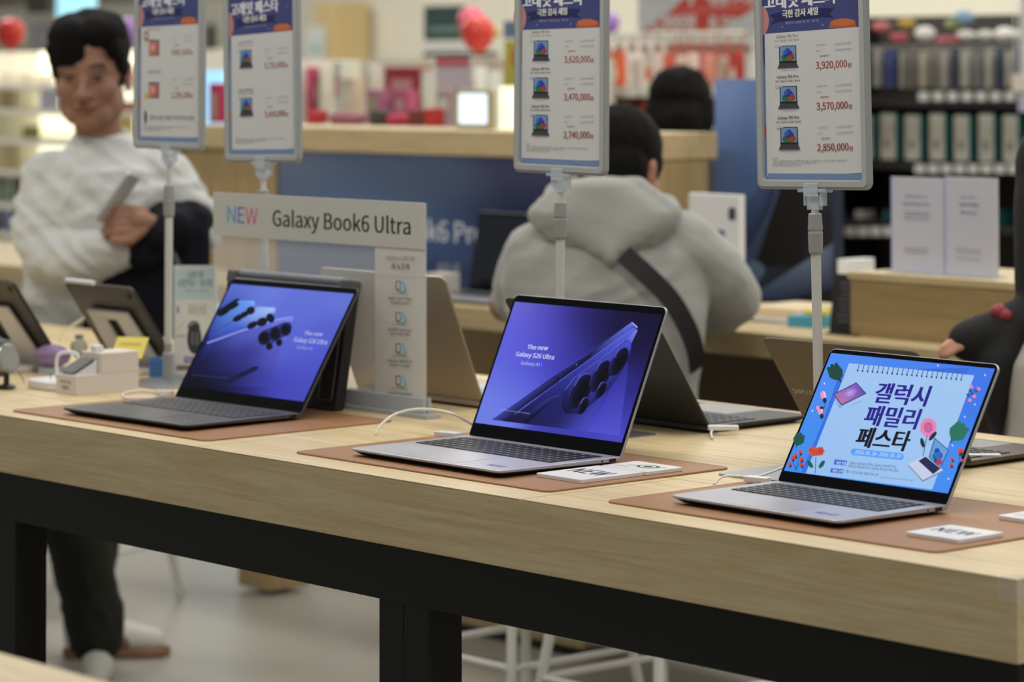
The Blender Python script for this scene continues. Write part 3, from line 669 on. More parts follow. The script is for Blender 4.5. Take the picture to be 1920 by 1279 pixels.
def sheet(items, kind='book', hy=880, x_sh=0):
    """drawing units of the sharpest sign: x 130..690, y 1095 (bottom) up to -80; metres on an A4 sheet"""
    kx, ky = .3127/835*.96, .3127/1225
    a = Art(lambda x, y: ((x-410)*kx, (1095-y)*ky), 0, .000008)
    a.poly([(129, 1095), (691, 1095), (691, -96), (129, -96)], (72, 78, 132))
    a.poly([(129, 1095), (150, 1095), (150, 500), (129, 330)], (110, 140, 190))
    a.rect(129, 780, 146, 850, (196, 74, 70))
    a.ell(128, 150, 44, 88, (206, 142, 138)); a.line(150, 240, 150, 420, 3, (200, 120, 120))
    for x, y in ((200, 20), (600, -40), (640, 30), (300, -70), (480, 190), (250, 195)): a.ell(x, y, 4, 5, (150, 160, 210))
    a.ell(592, 200, 76, 42, (190, 96, 56)); a.ell(592, 182, 70, 22, (206, 116, 66)); a.rect(520, 212, 691, 250, (72, 78, 132))
    a.heavy('고래잇 페스타', 150, 78, 560, 60, 86, (236, 238, 240), .012, .026, 4)
    a.poly([(176, 120), (240, 104), (480, 92), (545, 96), (520, 128), (545, 152), (480, 146), (240, 160), (180, 176), (205, 146)], (44, 46, 96))
    a.heavy('극한 감사 세일', 252, 136, 455, 126, 42, (232, 232, 222), .008, .04, 3)
    a.text('행사기간: 2026. 03. 31 ~ 05. 31', 268, 178, 460, 170, 15, (190, 196, 220), .004)
    a.poly([(146, 1080), (688, 1056), (688, 212), (146, 230)], (216, 217, 216))
    a.poly([(150, 1095), (691, 1095), (691, 1060), (150, 1062)], (122, 146, 186))
    for title, sub, price, y, tk in items:
        a.text(title, 214, y, 338, y-3, 20, (52, 52, 56), .012)
        if sub: a.text(sub, 206, y+22, 346, y+18, 13, (60, 60, 64), .01)
        if tk == 'book':
            a.rect(228, y+45, 328, y+148, (40, 42, 48)); a.rect(233, y+50, 323, y+138, (122, 158, 198))
            for dx, dy, c in ((0, 0, (44, 74, 180)), (-10, 8, (60, 100, 200)), (12, 14, (60, 60, 170)), (-20, 36, (50, 110, 90)), (-4, 34, (30, 60, 150)), (22, 34, (170, 60, 60)), (8, 44, (150, 90, 50)), (-14, 50, (60, 120, 70))): a.ell(278+dx, y+80+dy, 17, 19, c)
            a.rect(228, y+136, 330, y+148, (34, 36, 44)); a.poly([(230, y+148), (328, y+148), (340, y+176), (218, y+178)], (70, 72, 76)); a.poly([(218, y+178), (340, y+176), (340, y+181), (218, y+183)], (120, 122, 126))
            a.rect(205, y+40, 222, y+56, (150, 152, 156)); a.rect(207, y+42, 220, y+54, (216, 217, 216)); a.rect(226, y+42, 246, y+50, (190, 192, 196))
        else:
            a.rect(222, y+70, 322, y+190, (72, 74, 80)); a.poly([(222, y+84), (314, y+80), (314, y+182), (222, y+186)], [(214, 150, 140), (206, 120, 112), (190, 96, 100), (204, 140, 124)]); a.ell(262, y+130, 22, 22, (222, 176, 150))
            if tk == 'tab1': a.ell(200, y+42, 26, 46, (196, 150, 60)); a.ell(200, y+40, 18, 34, (120, 120, 170)); a.ell(200, y+38, 12, 16, (214, 214, 220))
            else: a.ell(202, y+176, 17, 24, (220, 190, 80))
        a.text('모델 이미지', 240, y+196, 322, y+194, 8, (150, 150, 152), 0)
        a.text('정상판매가', 440, y+56, 500, y+52, 11, (168, 169, 170), 0); a.text('4,240,000원', 545, y+54, 636, y+48, 14, (168, 169, 170), .0)
        a.text('할인가', 442, y+90, 470, y+88, 11, (168, 169, 170), 0); a.text('4,040,000원', 545, y+88, 636, y+84, 14, (168, 169, 170), .0)
        a.text('최종혜택가', 460, y+120, 512, y+117, 11, (176, 60, 60), .012)
        a.text(price, 438, y+188, 612, y+182, 42, (160, 52, 52), .02); a.text('원', 616, y+184, 636, y+183, 26, (160, 52, 52), .02)
    for k, x1 in enumerate((210, 608, 430, 345)): a.text('*행사 상품은 매장 사정에 따라 조기 품절될 수 있으며 일부 제외될 수 있습니다'[:6+k*11 if k != 1 else 40], 180, 978+k*14, x1, 974+k*14, 9, (120, 120, 122), 0)
    return a
B6 = [('Galaxy 북6 Pro', '(U7 / 32GB / 1TB / 36cm)'), ('Galaxy 북6 Pro', '(U7 / 16GB / 512GB / 36cm)'), ('Galaxy 북6 Pro', '(U5 / 16GB / 512GB / 36cm)')]
sign_stand(-3.0355, 3.28, 1.3145, -.020, 'price sign on a pole listing 3,920,000 won, rightmost of the four', lambda: sheet([(B6[k][0], B6[k][1], pr, y, 'book') for k, (pr, y) in enumerate((('3,920,000', 260), ('3,570,000', 500), ('2,850,000', 742)))]), w=.228, collar=(.035, .06), base=(-.05, .12, -.17, .03))
sign_stand(-3.6145, 3.28, 1.3235, .012, 'tall price sign on a pole listing 3,620,000 won, standing behind the middle laptop', lambda: sheet([(B6[k][0], B6[k][1], pr, y, 'book') for k, (pr, y) in enumerate((('3,620,000', 252), ('3,470,000', 492), ('2,740,000', 734)))]), w=.224, collar=(.045, .06))
sign_stand(-4.418, 3.28, 1.3245, -.020, 'tall price sign on a pole listing 5,710,000 won, second from the left', lambda: sheet([('Galaxy 북6 Ultra', '(U7 / 32GB / 1TB / 40cm)', '5,710,000', 290, 'book'), ('Galaxy 북6 Ultra', '(U7 / 16GB / 1TB / 40cm)', '5,410,000', 640, 'book')]), w=.231, collar=(.05, .06), base=(-.07, .07, -.012, .13))
def s1():
    a = sheet([('Galaxy Tab S11', '', '999,500', 258, 'tab1'), ('Galaxy Tab S11', '', '1,239,100', 580, 'tab2')])
    a.ell(196, 915, 13, 52, (70, 72, 74)); a.text('갤럭시탭 구매고객 북커버 증정', 238, 935, 648, 930, 34, (130, 131, 134), .01); return a
sign_stand(-4.7315, 3.28, 1.3425, .004, 'tall price sign on a pole listing 999,500 won, leftmost of the four', s1, w=.232, collar=(.068, .07), base=(-.03, .14, -.115, .03))

# ------------------------------------------------------------------ clear acrylic sign
SY = 3.25
r = empty('acrylic_sign', (-4.228, SY, HT), 0, 'clear acrylic table sign whose white top band reads NEW Galaxy Book6 Ultra', 'sign')
bm = BM(); box(bm, -.309, .309, -.0015, .0015, .004, .366); obj('acrylic_sheet', bm, CLEAR, r)
bm = BM(); box(bm, -.309, .309, -.004, -.0016, .287, .367); obj('top_band', bm, M('white_sign_band', (200, 201, 192), .5), r, bevel=.0004)
bm = BM(); box(bm, .172, .309, -.0028, -.0016, .032, .286); obj('printed_strip', bm, M('frosted_print', (226, 226, 222), .5, alpha=.72), r)
bm = BM(); box(bm, -.309, .330, -.017, .015, 0, .008); box(bm, -.309, .312, -.009, -.003, .008, .034); box(bm, -.309, .312, .003, .009, .008, .034); obj('foot', bm, M('frosted_acrylic', (200, 206, 212), .2, alpha=.7), r, bevel=.001)
M4 = Matrix.Translation((-4.228, SY-.0042, HT)) @ Matrix.Rotation(PI/2, 4, 'X')
a = Art(plane_map(M4, 380, 340, .3909))
for ch, x0, x1, c in (('N', 118, 158, (70, 160, 225)), ('E', 168, 200, (110, 110, 200)), ('W', 205, 262, (215, 90, 140))): a.text(ch, x0, 196+(x0-118)*.078, x1, 196+(x1-118)*.078, 78, c, .0)
a.text('Galaxy Book6 Ultra', 336, 214, 996, 256, 82, (38, 38, 40), .018)
o = a.build('lettering', PRINT(), r); o.matrix_local = Matrix.Translation((0, -.0042, 0)) @ Matrix.Rotation(PI/2, 4, 'X')
a = Art(plane_map(M4, 380, 340, .3909)); G = (90, 92, 94); CY_ = (120, 190, 215)
a.text('프로만이 AI 급이 다른', 880, 378, 1018, 382, 22, (120, 120, 120), 0); a.text('AI 노트북', 905, 418, 992, 424, 28, (60, 60, 62), .012)
a.line(838, 446, 1076, 460, 3, (190, 192, 190))
for y, t1, t2, t3 in ((500, '강력한 프로세서 성능', 'Intel® Core™ Ultra', '프로세서 시리즈 3'), (650, '강력한 그래픽', 'NVIDIA® GeForce', 'RTX™ 외장그래픽'), (800, '선명한 대화면', 'Dynamic AMOLED 2X', '터치 스크린'), (955, '갤럭시 기기와 연결', 'Galaxy Ecosystem', '')):
    a.ell(955, y+4, 20, 24, (165, 212, 226)); a.poly([(926, y-22), (950, y-20), (950, y+22), (926, y+20)], G); a.poly([(930, y-18), (947, y-16), (947, y+18), (930, y+16)], (205, 205, 202)); a.line(958, y-20, 972, y+24, 4, (140, 170, 180))
    a.text(t1, 906, y+42, 986, y+48, 9, (140, 140, 140), 0); a.text(t2, 890, y+66, 1004, y+74, 15, (70, 70, 72), .008)
    if t3: a.text(t3, 902, y+88, 992, y+94, 15, (70, 70, 72), .008)
o = a.build('lettering', PRINT(), r); o.matrix_local = Matrix.Translation((0, -.0042, 0)) @ Matrix.Rotation(PI/2, 4, 'X')

# black hard case standing upright behind the left laptop
r = empty('laptop_case', (-4.275, 3.198, HT+.0005), 0.0, 'black hard case with a grey hinge bar standing upright behind the graphite laptop', 'case')
w, hh, tl = .366, .222, .16
mx = Matrix.Rotation(-tl, 4, 'X')
CB = M('case_black', (34, 34, 38), .35)
bm = BM(); prism(bm, rr(w, hh, .012, 5, 0, hh/2), -.011, .011, mx, axis='y'); obj('shell', bm, CB, r, bevel=.003)
bm = BM(); ring_prism(bm, rr(w-.05, .040, .006, 5, 0, hh-.026), rr(w-.057, .034, .005, 5, 0, hh-.026), -.0125, -.011, mx, axis='y'); obj('top_outline', bm, M('case_rim', (170, 172, 176), .3), r)
bm = BM(); box(bm, -.065, .115, -.0125, -.011, hh-.030, hh-.027, mx); obj('grip_bar', bm, M('case_rim'), r)
bm = BM(); ring_prism(bm, rr(.040, .125, .006, 5, w/2-.032, .078), rr(.037, .122, .005, 5, w/2-.032, .078), -.0125, -.011, mx, axis='y'); obj('side_outline', bm, M('case_rim_dim', (110, 112, 116), .4), r)
for s in (-1, 1):
    bm = BM(); box(bm, s*(w/2-.014)-.015, s*(w/2-.014)+.015, -.014, .014, hh-.016, hh+.008, mx); obj('corner_bumper', bm, M('case_bumper', (84, 86, 92), .35), r, bevel=.005)
bm = BM(); tube(bm, [mx @ Vector((-w/2+.03, 0, hh+.002)), mx @ Vector((w/2-.03, 0, hh+.002))], .008, 14); obj('top_hinge', bm, M('case_hinge', (128, 132, 138), .3), r)

# ------------------------------------------------------------------ accessories at the left end
def tablet(px, py, w, h, label, tilt=.55, body=(66, 61, 55), pen=True):
    p = onz(px, py, HT)
    r = empty('tablet_stand', p, PI, label, 'tablet', 'tablets on white stands')
    lm = Matrix.Translation((0, -.02, .032)) @ Matrix.Rotation(-tilt, 4, 'X')
    # tablet leans back away from its user, who stands on the far side
    bm = BM(); prism(bm, rr(w, h, .012, 5, 0, h/2), -.004, .003, lm, axis='y'); tb_ = obj('tablet_body', bm, M('tablet_%d' % body[0], body, .4, metal=.4), r, bevel=.001)
    bm = BM(); prism(bm, rr(w-.012, h-.012, .008, 5, 0, h/2), -.0048, -.004, lm, axis='y'); obj('tablet_screen', bm, BLACKG, tb_)
    if pen:
        bm = BM(); tube(bm, [lm @ Vector((w/2-.01, 0, h+.004)), lm @ Vector((w*.04, 0, h+.004))], .0048, 10); pe = obj('stylus', bm, WHITEP, r)
    bm = BM()
    lens = Matrix.Translation((0, 0, 0)); lathe(bm, [(.007, .002), (.007, .0045)], 16, mat=lm @ Matrix.Translation((-w/2+.022, 0, h-.02)) @ Matrix.Rotation(-PI/2, 4, 'X')); obj('camera_lens', bm, BLACKG, tb_)
    # stand: broad curved white plate behind the tablet with a rectangular cut-out, flat foot
    wt, wb, sh_ = w*.60, w*.72, h*.68; O = [(-wb/2, -.026), (wb/2, -.026), (wt/2, sh_), (-wt/2, sh_)]; c0, c1 = sh_*.30, sh_*.82; I = [(-wt*.14, c0), (wt*.14, c0), (wt*.14, c1), (-wt*.14, c1)]
    bm = BM(); ring_prism(bm, O, I, .006, .014, lm, axis='y'); obj('stand_plate', bm, M('stand_white', (214, 208, 198), .45), r, bevel=.003)
    bm = BM(); prism(bm, rr(w*.72, .17, .02, 5, 0, .03), .0, .012); obj('stand_foot', bm, M('stand_white'), r, bevel=.003)
    return r
tablet(244, 696, .238, .172, 'dark tablet with a white stylus on top, tilted on a white stand', .60)
tablet(20, 690, .28, .185, 'dark tablet on a white stand at the left edge of the photo', .60, (58, 52, 49), False)

# little standing leaflet holder with the earbuds picture
r = empty('table_sign', (-4.752, 3.358, HT), YAW, 'small upright sign with a pale blue header and a drawing of an earbud case', 'sign')
w, h = .086, .216; bm = BM(); box(bm, -w/2, w/2, -.002, .002, .003, h); obj('acrylic_panel', bm, CLEAR2, r); bm = BM(); box(bm, -w/2, w/2, -.014, .03, 0, .003); obj('foot', bm, CLEAR2, r)
a = Art(z=0); a.rect(-w/2+.003, .006, w/2-.003, h-.003, (222, 222, 216)); a.rect(-w/2+.005, h*.69, w/2-.005, h-.006, (190, 208, 214))
a.text('소중한 가족', -.016, h*.885, .016, h*.885, -.013, (70, 84, 96), .01); a.text('소중한 미소 · 목소리로', -.034, h*.81, .034, h*.81, -.014, (70, 84, 96), .01); a.text('갤럭시 버즈4', -.02, h*.755, .025, h*.755, -.006, (130, 146, 156))
a.rect(-.036, h*.57, -.032, h*.63, (110, 120, 170)); a.text('인공지능 실시간', -.014, h*.60, .022, h*.60, -.011, (150, 148, 128), .01); a.text('통역과 소음 차단', -.014, h*.555, .022, h*.555, -.011, (150, 148, 128), .01)
a.ell(-.003, h*.445, .012, .012, (90, 92, 96)); a.ell(-.003, h*.445, .008, .008, (214, 214, 210)); a.ell(-.002, h*.34, .014, .030, (60, 62, 66)); a.rect(-.008, h*.28, -.003, h*.40, (110, 112, 116)); a.rect(.001, h*.28, .006, h*.40, (110, 112, 116))
a.text('버즈', -.038, h*.35, -.018, h*.35, -.006, (120, 120, 124), .01); a.line(-.035, h*.42, -.02, h*.5, .001, (150, 150, 150)); a.rect(-.022, h*.12, .036, h*.18, (134, 124, 176)); a.text('지금 체험해 보세요', -.019, h*.135, .033, h*.135, -.008, (220, 220, 235)); a.rect(-w/2+.006, .012, w/2-.006, .022, (134, 120, 104))
o = a.build('printed_sheet', PRINT(), r); o.matrix_local = Matrix.Translation((0, -.0022, 0)) @ Matrix.Rotation(PI/2, 4, 'X')

# stepped white display box
p = onz(105, 737, HT)
r = empty('display_box', p, 0.0, 'stepped white display box with a small tray in front, beside the charger', 'box')
D1 = .137; w = .068
bm = BM(); prism(bm, [(0, 0), (w, 0), (w, D1), (0, D1)], 0, .036); obj('lower_tray', bm, M('box_white', (222, 214, 206), .5), r, bevel=.0012)
bm = BM(); box(bm, 0, w, .055, D1, .0362, .074); obj('upper_block', bm, M('box_white'), r, bevel=.0012)
bm = BM(); prism(bm, [(.004, .036), (.052, .036), (.052, .060)], .008, w-.012, axis='x'); obj('wedge', bm, WHITEP, r)
bm = BM(); mx = Matrix.Translation((w/2-.002, .026, .0510)) @ Matrix.Rotation(.46, 4, 'X'); box(bm, -.022, .022, -.024, .024, -.002, .002, mx); obj('sample_tile', bm, M('sample_grey', (130, 130, 128), .3, metal=.5), r)
bm = BM(); box(bm, .022, .040, .06, .078, .074, .086); obj('clip', bm, WHITEP, r, bevel=.002)
a = Art(); a.text('Smart Tag', .014, .021, .050, .021, -.006, (90, 90, 92)); a.text('체험존', .020, .010, .044, .010, -.006, (90, 90, 92)); o = a.build('lettering', PRINT(), r); o.matrix_local = Matrix.Translation((0, -.0006, 0)) @ Matrix.Rotation(PI/2, 4, 'X')

p = ony(236, 672, 3.165); NZ = p.z-.06; r = empty('note_card', (p.x, p.y, HT), .55, 'small yellow card propped up behind the white display box', 'card')
bm = BM(); box(bm, -.032, .032, -.001, .001, 0, .05, Matrix.Translation((0, 0, NZ-HT+.06)) @ Matrix.Rotation(-.75, 4, 'X')); obj('yellow_paper', bm, M('yellow_paper', (226, 208, 92), .6), r)
bm = BM(); box(bm, -.012, .012, -.012, .012, 0, .006); box(bm, -.003, .003, -.003, .003, .006, NZ-HT+.064); obj('holder', bm, BLACKP, r)
a = Art(); a.text('만지면 알람이 울려요', -.022, .03, .022, .03, -.006, (150, 130, 60)); a.rect(-.008, .008, .006, .018, (150, 110, 60)); o = a.build('lettering', PRINT(), r); o.matrix_local = Matrix.Translation((0, 0, NZ-HT+.06)) @ Matrix.Rotation(-.75, 4, 'X') @ Matrix.Translation((0, -.0015, 0)) @ Matrix.Rotation(PI/2, 4, 'X')

p = onz(290, 708, HT); r = empty('product_box', p, .1, 'tiny bright blue box by the foot of the leftmost sign pole', 'box')
bm = BM(); box(bm, -.017, .022, 0, .03, 0, .038); obj('carton', bm, M('blue_card', (62, 118, 190), .5), r, bevel=.001)
bm = BM()
for k in range(3): box(bm, -.012, .017, -.0006, .0, .008+k*.009, .0095+k*.009)
obj('printed_lines', bm, M('dark_blue_ink', (36, 76, 150), .5), r)

# white charger hub, bent bracket and purple earbud case
p = onz(48, 727, HT); r = empty('charging_hub', p, 0, 'low white charging hub with a bent metal bracket on top', 'charger')
bm = BM(); prism(bm, rr(.10, .10, .02, 5, .05, .045), 0, .018); obj('housing', bm, WHITEP, r, bevel=.005, seg=3)
bm = BM(); tube(bm, bez([(.045, .04, .016), (.045, .04, .055), (.052, .048, .066), (.066, .062, .066), (.074, .07, .055), (.074, .07, .016)], 6), .0035, 10); obj('bracket', bm, WHITEM, r, smooth=True)
p = onz(98, 700, HT); r = empty('earbud_case', (p.x, p.y, HT+.012), .75, 'round purple earbud case standing behind the white charging hub', 'earbuds')
bm = BM(); ellipsoid(bm, (0, 0, .022), (.037, .018, .023)); obj('case_shell', bm, M('lilac_plastic', (158, 132, 176), .35), r, smooth=True)
bm = BM(); ring_prism(bm, rr(.0755, .037, .018, 6), rr(.070, .032, .015, 6), .0225, .0235); obj('lid_seam', bm, M('violet_trim', (110, 84, 130), .4), r)
bm = BM(); prism(bm, rr(.05, .04, .008), -.012, 0); obj('cradle', bm, M('frosted_acrylic'), r)
# smart watches
def watch(p, rz, s, face, band, label, z=0):
    r = empty('smartwatch', (p.x, p.y, HT+z), rz, label, 'watch', 'smart watches on stands')
    bm = BM(); lathe(bm, [(.010*s, 0), (.014*s, .004*s), (.004*s, .008*s), (.004*s, .022*s)], 20); obj('stand', bm, BLACKP, r)
    mx = Matrix.Translation((0, 0, .042*s)) @ Matrix.Rotation(PI/2-.25, 4, 'X')
    bm = BM(); lathe(bm, [(.017*s, -.005*s), (.0205*s, -.004*s), (.0205*s, .004*s), (.0185*s, .006*s)], 28, mat=mx); c = obj('watch_case', bm, M('watch_steel', (150, 150, 150), .3, metal=.8), r)
    bm = BM(); lathe(bm, [(.017*s, .006*s), (.016*s, .0066*s)], 28, mat=mx); obj('dial', bm, face, c)
    bm = BM(); rings = []
    for k in range(25):
        a_ = math.radians(35+290*k/24); y = -math.sin(a_-PI/2+PI)*0; 
        c_ = Vector((0, .024*s-.026*s*math.cos(a_), .042*s+.026*s*math.sin(a_)))
        n_ = Vector((0, -math.cos(a_), math.sin(a_))); h_ = .010*s
        rings.append([bm.verts.new(c_+Vector((sx*h_, 0, 0))+n_*q*.0013*s) for sx, q in ((-1, -1), (1, -1), (1, 1), (-1, 1))])
    for A_, B_ in zip(rings, rings[1:]):
        for k in range(4): bm.faces.new((A_[k], A_[(k+1) % 4], B_[(k+1) % 4], B_[k]))
    bm.faces.new(rings[0]); bm.faces.new(rings[-1]); obj('strap', bm, band, r)
    return r
watch(onz(12, 730, HT), 1.75, 1.35, M('watch_face_grey', (150, 152, 150), .2), M('dark_strap', (36, 40, 50), .5), 'smart watch with a dark strap at the left edge of the photo')
watch(onz(148, 684, HT), 1.0, .85, M('watch_face_pale', (190, 190, 170), .3), M('navy_strap', (40, 42, 50), .5), 'smart watch with a pale round face between the purple case and the tablet')
def wire(px0, px1, label):
    a_ = onz(*px0, HT+.002); b_ = onz(*px1, HT+.03); bm = BM(); m_ = (a_+b_)/2+Vector((.01, 0, -.006)); o = a_
    tube(bm, [q-o for q in bez([a_, m_, b_], 8)], .0009, 6); ob = obj('tether_wire', bm, M('thin_wire', (90, 84, 74), .5), loc=o); tag(ob, label, 'wire')
wire((45, 718), (30, 690), 'thin security wire hanging from the watch at the left edge'); wire((85, 722), (94, 700), 'thin security wire in front of the purple earbud case')
a_ = [onz(112, 640, HT+.02), onz(120, 622, HT+.05), onz(140, 608, HT+.07), onz(160, 594, HT+.1)]; bm = BM(); tube(bm, [q-a_[0] for q in bez(a_, 8)], .0028, 8); tag(obj('charging_cable', bm, CABLE, loc=a_[0]), 'white cable hanging off the side of the tablet with the stylus', 'cable')
# ------------------------------------------------------------------ second desk, riser, counter, poster
DX0, DX1, DY0, DY1 = -11.5, -3.3, 4.85, 5.5
r = empty('long_desk', (-5.5, 5.1, 0), 0, 'long oak desk behind the front table where the person in the grey hoodie leans', 'desk')
def part(name, m, b, par, bevel=0, o=None):
    o = o or par.location
    bm = BM(); box(bm, b[0]-o.x, b[1]-o.x, b[2]-o.y, b[3]-o.y, b[4]-o.z, b[5]-o.z); return obj(name, bm, m, par, bevel=bevel)
part('desktop', OAKC, (DX0, DX1, DY0, DY1, HT-.055, HT), r, .002)
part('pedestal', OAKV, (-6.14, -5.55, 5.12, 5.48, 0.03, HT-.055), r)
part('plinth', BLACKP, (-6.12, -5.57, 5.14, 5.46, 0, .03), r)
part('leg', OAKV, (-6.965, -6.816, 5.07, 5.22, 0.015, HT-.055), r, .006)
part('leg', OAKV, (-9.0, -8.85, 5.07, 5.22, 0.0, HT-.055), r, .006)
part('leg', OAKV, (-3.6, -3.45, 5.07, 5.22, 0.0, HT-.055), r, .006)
part('shade_panel', M('dark_brown_shade', (92, 76, 60), .6), (-5.54, -3.62, 5.3, 5.33, 0.12, HT-.056), r)  # added dark sheet, its colour stands in for the shade under the desk

r = empty('shelf_riser', (-3.9, 5.1, HT), 0, 'raised oak shelf on the desk carrying two white acrylic notices', 'shelf')
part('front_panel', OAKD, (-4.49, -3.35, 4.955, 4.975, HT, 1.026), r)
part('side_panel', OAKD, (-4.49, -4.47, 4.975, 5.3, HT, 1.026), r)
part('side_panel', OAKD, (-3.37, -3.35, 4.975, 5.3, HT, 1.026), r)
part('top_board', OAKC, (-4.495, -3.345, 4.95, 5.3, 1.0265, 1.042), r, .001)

r = empty('service_counter', (-6.4, 5.35, 0), 0, 'tall oak counter with a dark blue advertising panel and a pale top board', 'counter')
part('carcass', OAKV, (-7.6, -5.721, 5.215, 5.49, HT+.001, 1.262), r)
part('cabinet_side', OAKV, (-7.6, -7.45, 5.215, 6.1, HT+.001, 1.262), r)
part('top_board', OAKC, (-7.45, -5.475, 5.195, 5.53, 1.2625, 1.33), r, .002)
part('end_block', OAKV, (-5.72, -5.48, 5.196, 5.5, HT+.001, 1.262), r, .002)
bp = part('advert_panel', M('navy_board', (30, 36, 60), .5), (-6.95, -5.722, 5.200, 5.214, HT+.002, 1.2615), r)
a = Art(z=0); a.grid(-6.94, HT+.005, -5.725, 1.2605, [(0, 1, (103, 116, 140)), (.4, 1, (87, 103, 135)), (1, 1, (61, 64, 98)), (0, .5, (93, 108, 143)), (.35, .6, (90, 116, 153)), (.6, .4, (58, 87, 138)), (.85, .5, (37, 45, 79)), (1, .3, (32, 37, 66)), (.2, 0, (72, 90, 127)), (.6, 0, (40, 53, 93)), (.5, .75, (74, 87, 116))], 16, 8)
M4 = Matrix.Translation((0, 5.1995, 0)) @ Matrix.Rotation(PI/2, 4, 'X'); a.mp = plane_map(M4)
a.text('Galaxy Book6 Pro', 622, 440, 908, 458, 40, (200, 206, 216), .02); a.text('새로운 시작', 820, 516, 862, 518, 24, (150, 160, 178), .01)
o = a.build('printed_graphic', PRINT(), r); o.matrix_world = M4; o.parent = None
o.parent = r; o.matrix_local = Matrix.Translation(-r.location) @ M4

r = empty('poster_stand', (-5.2, 5.62, 0), 0, 'large freestanding dark blue poster panel with diagonal light streaks, right of the counter', 'poster')
p0 = ony(1340, 148, 5.6); p1 = ony(1562, 560, 5.6)
bm = BM(); box(bm, p0.x+5.2, p1.x+5.2, -.02, .02, .02, p0.z); obj('board', bm, M('navy_board'), r); bm = BM(); box(bm, p0.x+5.2, p1.x+5.2, -.15, .15, 0, .02); obj('base', bm, BLACKP, r)
M4 = Matrix.Translation((0, 5.5995, 0)) @ Matrix.Rotation(PI/2, 4, 'X'); a = Art(plane_map(M4))
a.grid(p0.x, .5, p1.x, p0.z, [(0, 1, (122, 148, 201)), (.5, 1, (106, 135, 188)), (1, 1, (85, 111, 164)), (0, .75, (82, 106, 153)), (.4, .7, (74, 101, 151)), (.1, .5, (64, 93, 143)), (.5, .5, (32, 35, 45)), (.8, .6, (24, 27, 37)), (1, .4, (27, 29, 40)), (0, .3, (45, 64, 103)), (.5, .1, (37, 48, 72)), (1, 0, (37, 42, 56))], 10, 14)
a.poly([(1345, 470), (1440, 325), (1475, 300), (1440, 400), (1400, 470)], [(44, 62, 100), (62, 84, 128), (40, 50, 80), (28, 36, 60), (36, 50, 84)])
a.poly([(1415, 500), (1480, 300), (1540, 300), (1500, 500)], (16, 18, 24))
a.poly([(1400, 560), (1540, 470), (1562, 455), (1562, 540), (1480, 562)], [(70, 90, 124), (104, 120, 148), (86, 100, 130), (40, 50, 74), (44, 56, 84)])
a.ell(1408, 510, 26, 20, (92, 112, 146), -20)
o = a.build('printed_graphic', PRINT(), r); o.matrix_local = Matrix.Translation(-r.location) @ M4

# things on the desk and riser
def wbox(name, label, cat, x0, y0, x1, y1, Y, dep, m, group=None, bev=.002, z0=None, sub=None):
    """box whose front face stands in the plane y=Y between two measured corners"""
    a_ = ony(x0, y1, Y); b_ = ony(x1, y0, Y+dep); zt = ony(x0, y0, Y).z
    z0 = a_.z if z0 is None else z0
    x0_, x1_ = a_.x, max(b_.x, a_.x+.01)
    bm = BM(); w_ = (x1_-x0_)/2; box(bm, -w_, w_, 0, dep, 0, zt-z0)
    o = obj(name, bm, m, loc=(x0_+w_, Y, z0), bevel=bev); tag(o, label, cat, group)
    if sub:
        nm, c, (u0, v0, u1, v1) = sub; h_ = zt-z0
        bm = BM(); box(bm, -w_+2*w_*u0, -w_+2*w_*u1, -.0015, 0.001, h_*v0, h_*v1); obj(nm, bm, c, o)
    return o
laptop(-5.83, 5.01, .0, .18, .312, SILVER, DARKKEY, 'open silver laptop with a dark screen on the long desk, left of the hoodie', z=HT, screen=None)
r = wbox('phone_box', 'white upright box with a phone picture, right of the grey hoodie on the long desk', 'box', 1292, 362, 1397, 600, 5.02, .02, WHITEP, z0=HT)
for nm, c, q in (('phone_picture', (96, 110, 132), (.34, .52, .72, .72)), ('camera_print', (70, 72, 84), (.80, .80, .93, .90))):
    bm = BM(); W2 = r.dimensions.x/2; H2 = .33; bb = r.data.vertices; xs = [v.co.x for v in bb]; zs = [v.co.z for v in bb]; x0, x1, z1 = min(xs), max(xs), max(zs)
    prism(bm, rr((x1-x0)*(q[2]-q[0]), z1*(q[3]-q[1]), .006, 4, x0+(x1-x0)*(q[0]+q[2])/2, z1*(q[1]+q[3])/2), -.002, .001, axis='y'); obj(nm, bm, M(nm, c, .3), r)
r = empty('notice_stand', onz(1590, 628, HT), 0, 'small black slanted notice with white lines of text on the long desk', 'sign')
bm = BM(); box(bm, -.055, .045, -.003, .003, .002, .135, Matrix.Rotation(-.15, 4, 'X')); obj('black_card', bm, BLACKP, r); bm = BM(); box(bm, -.055, .045, -.02, .03, 0, .003); obj('foot', bm, BLACKP, r)
a = Art()
for k in range(8): a.rect(-.035+.004*(k % 3), .112-k*.012, .030-.006*(k % 2), .116-k*.012, (92, 94, 98))
o = a.build('printed_lines', PRINT(), r); o.matrix_local = Matrix.Rotation(-.15, 4, 'X') @ Matrix.Translation((0, -.0042, 0)) @ Matrix.Rotation(PI/2, 4, 'X')
wbox('paper_box', 'white carton standing behind the small black notice', 'box', 1570, 486, 1640, 512, 5.36, .1, WHITEP, z0=HT)
def bx2(name, label, cat, p, s, m, rz=0, group=None):
    bm = BM(); box(bm, -s[0]/2, s[0]/2, -s[1]/2, s[1]/2, 0, s[2]); o = obj(name, bm, m, loc=p, rot=(0, 0, rz), bevel=.0015); return tag(o, label, cat, group)
p = onz(1525, 612, HT); bx2('booklet_stack', 'bright blue booklet pack on the long desk by the black notice', 'booklets', p, (.085, .09, .026), M('sky_blue_card', (70, 160, 190), .5), .2)
bx2('booklet', 'yellow booklet lying on the bright blue pack', 'booklet', p+Vector((.01, .005, .0265)), (.05, .06, .012), M('yellow_card', (214, 200, 84), .6), .5)
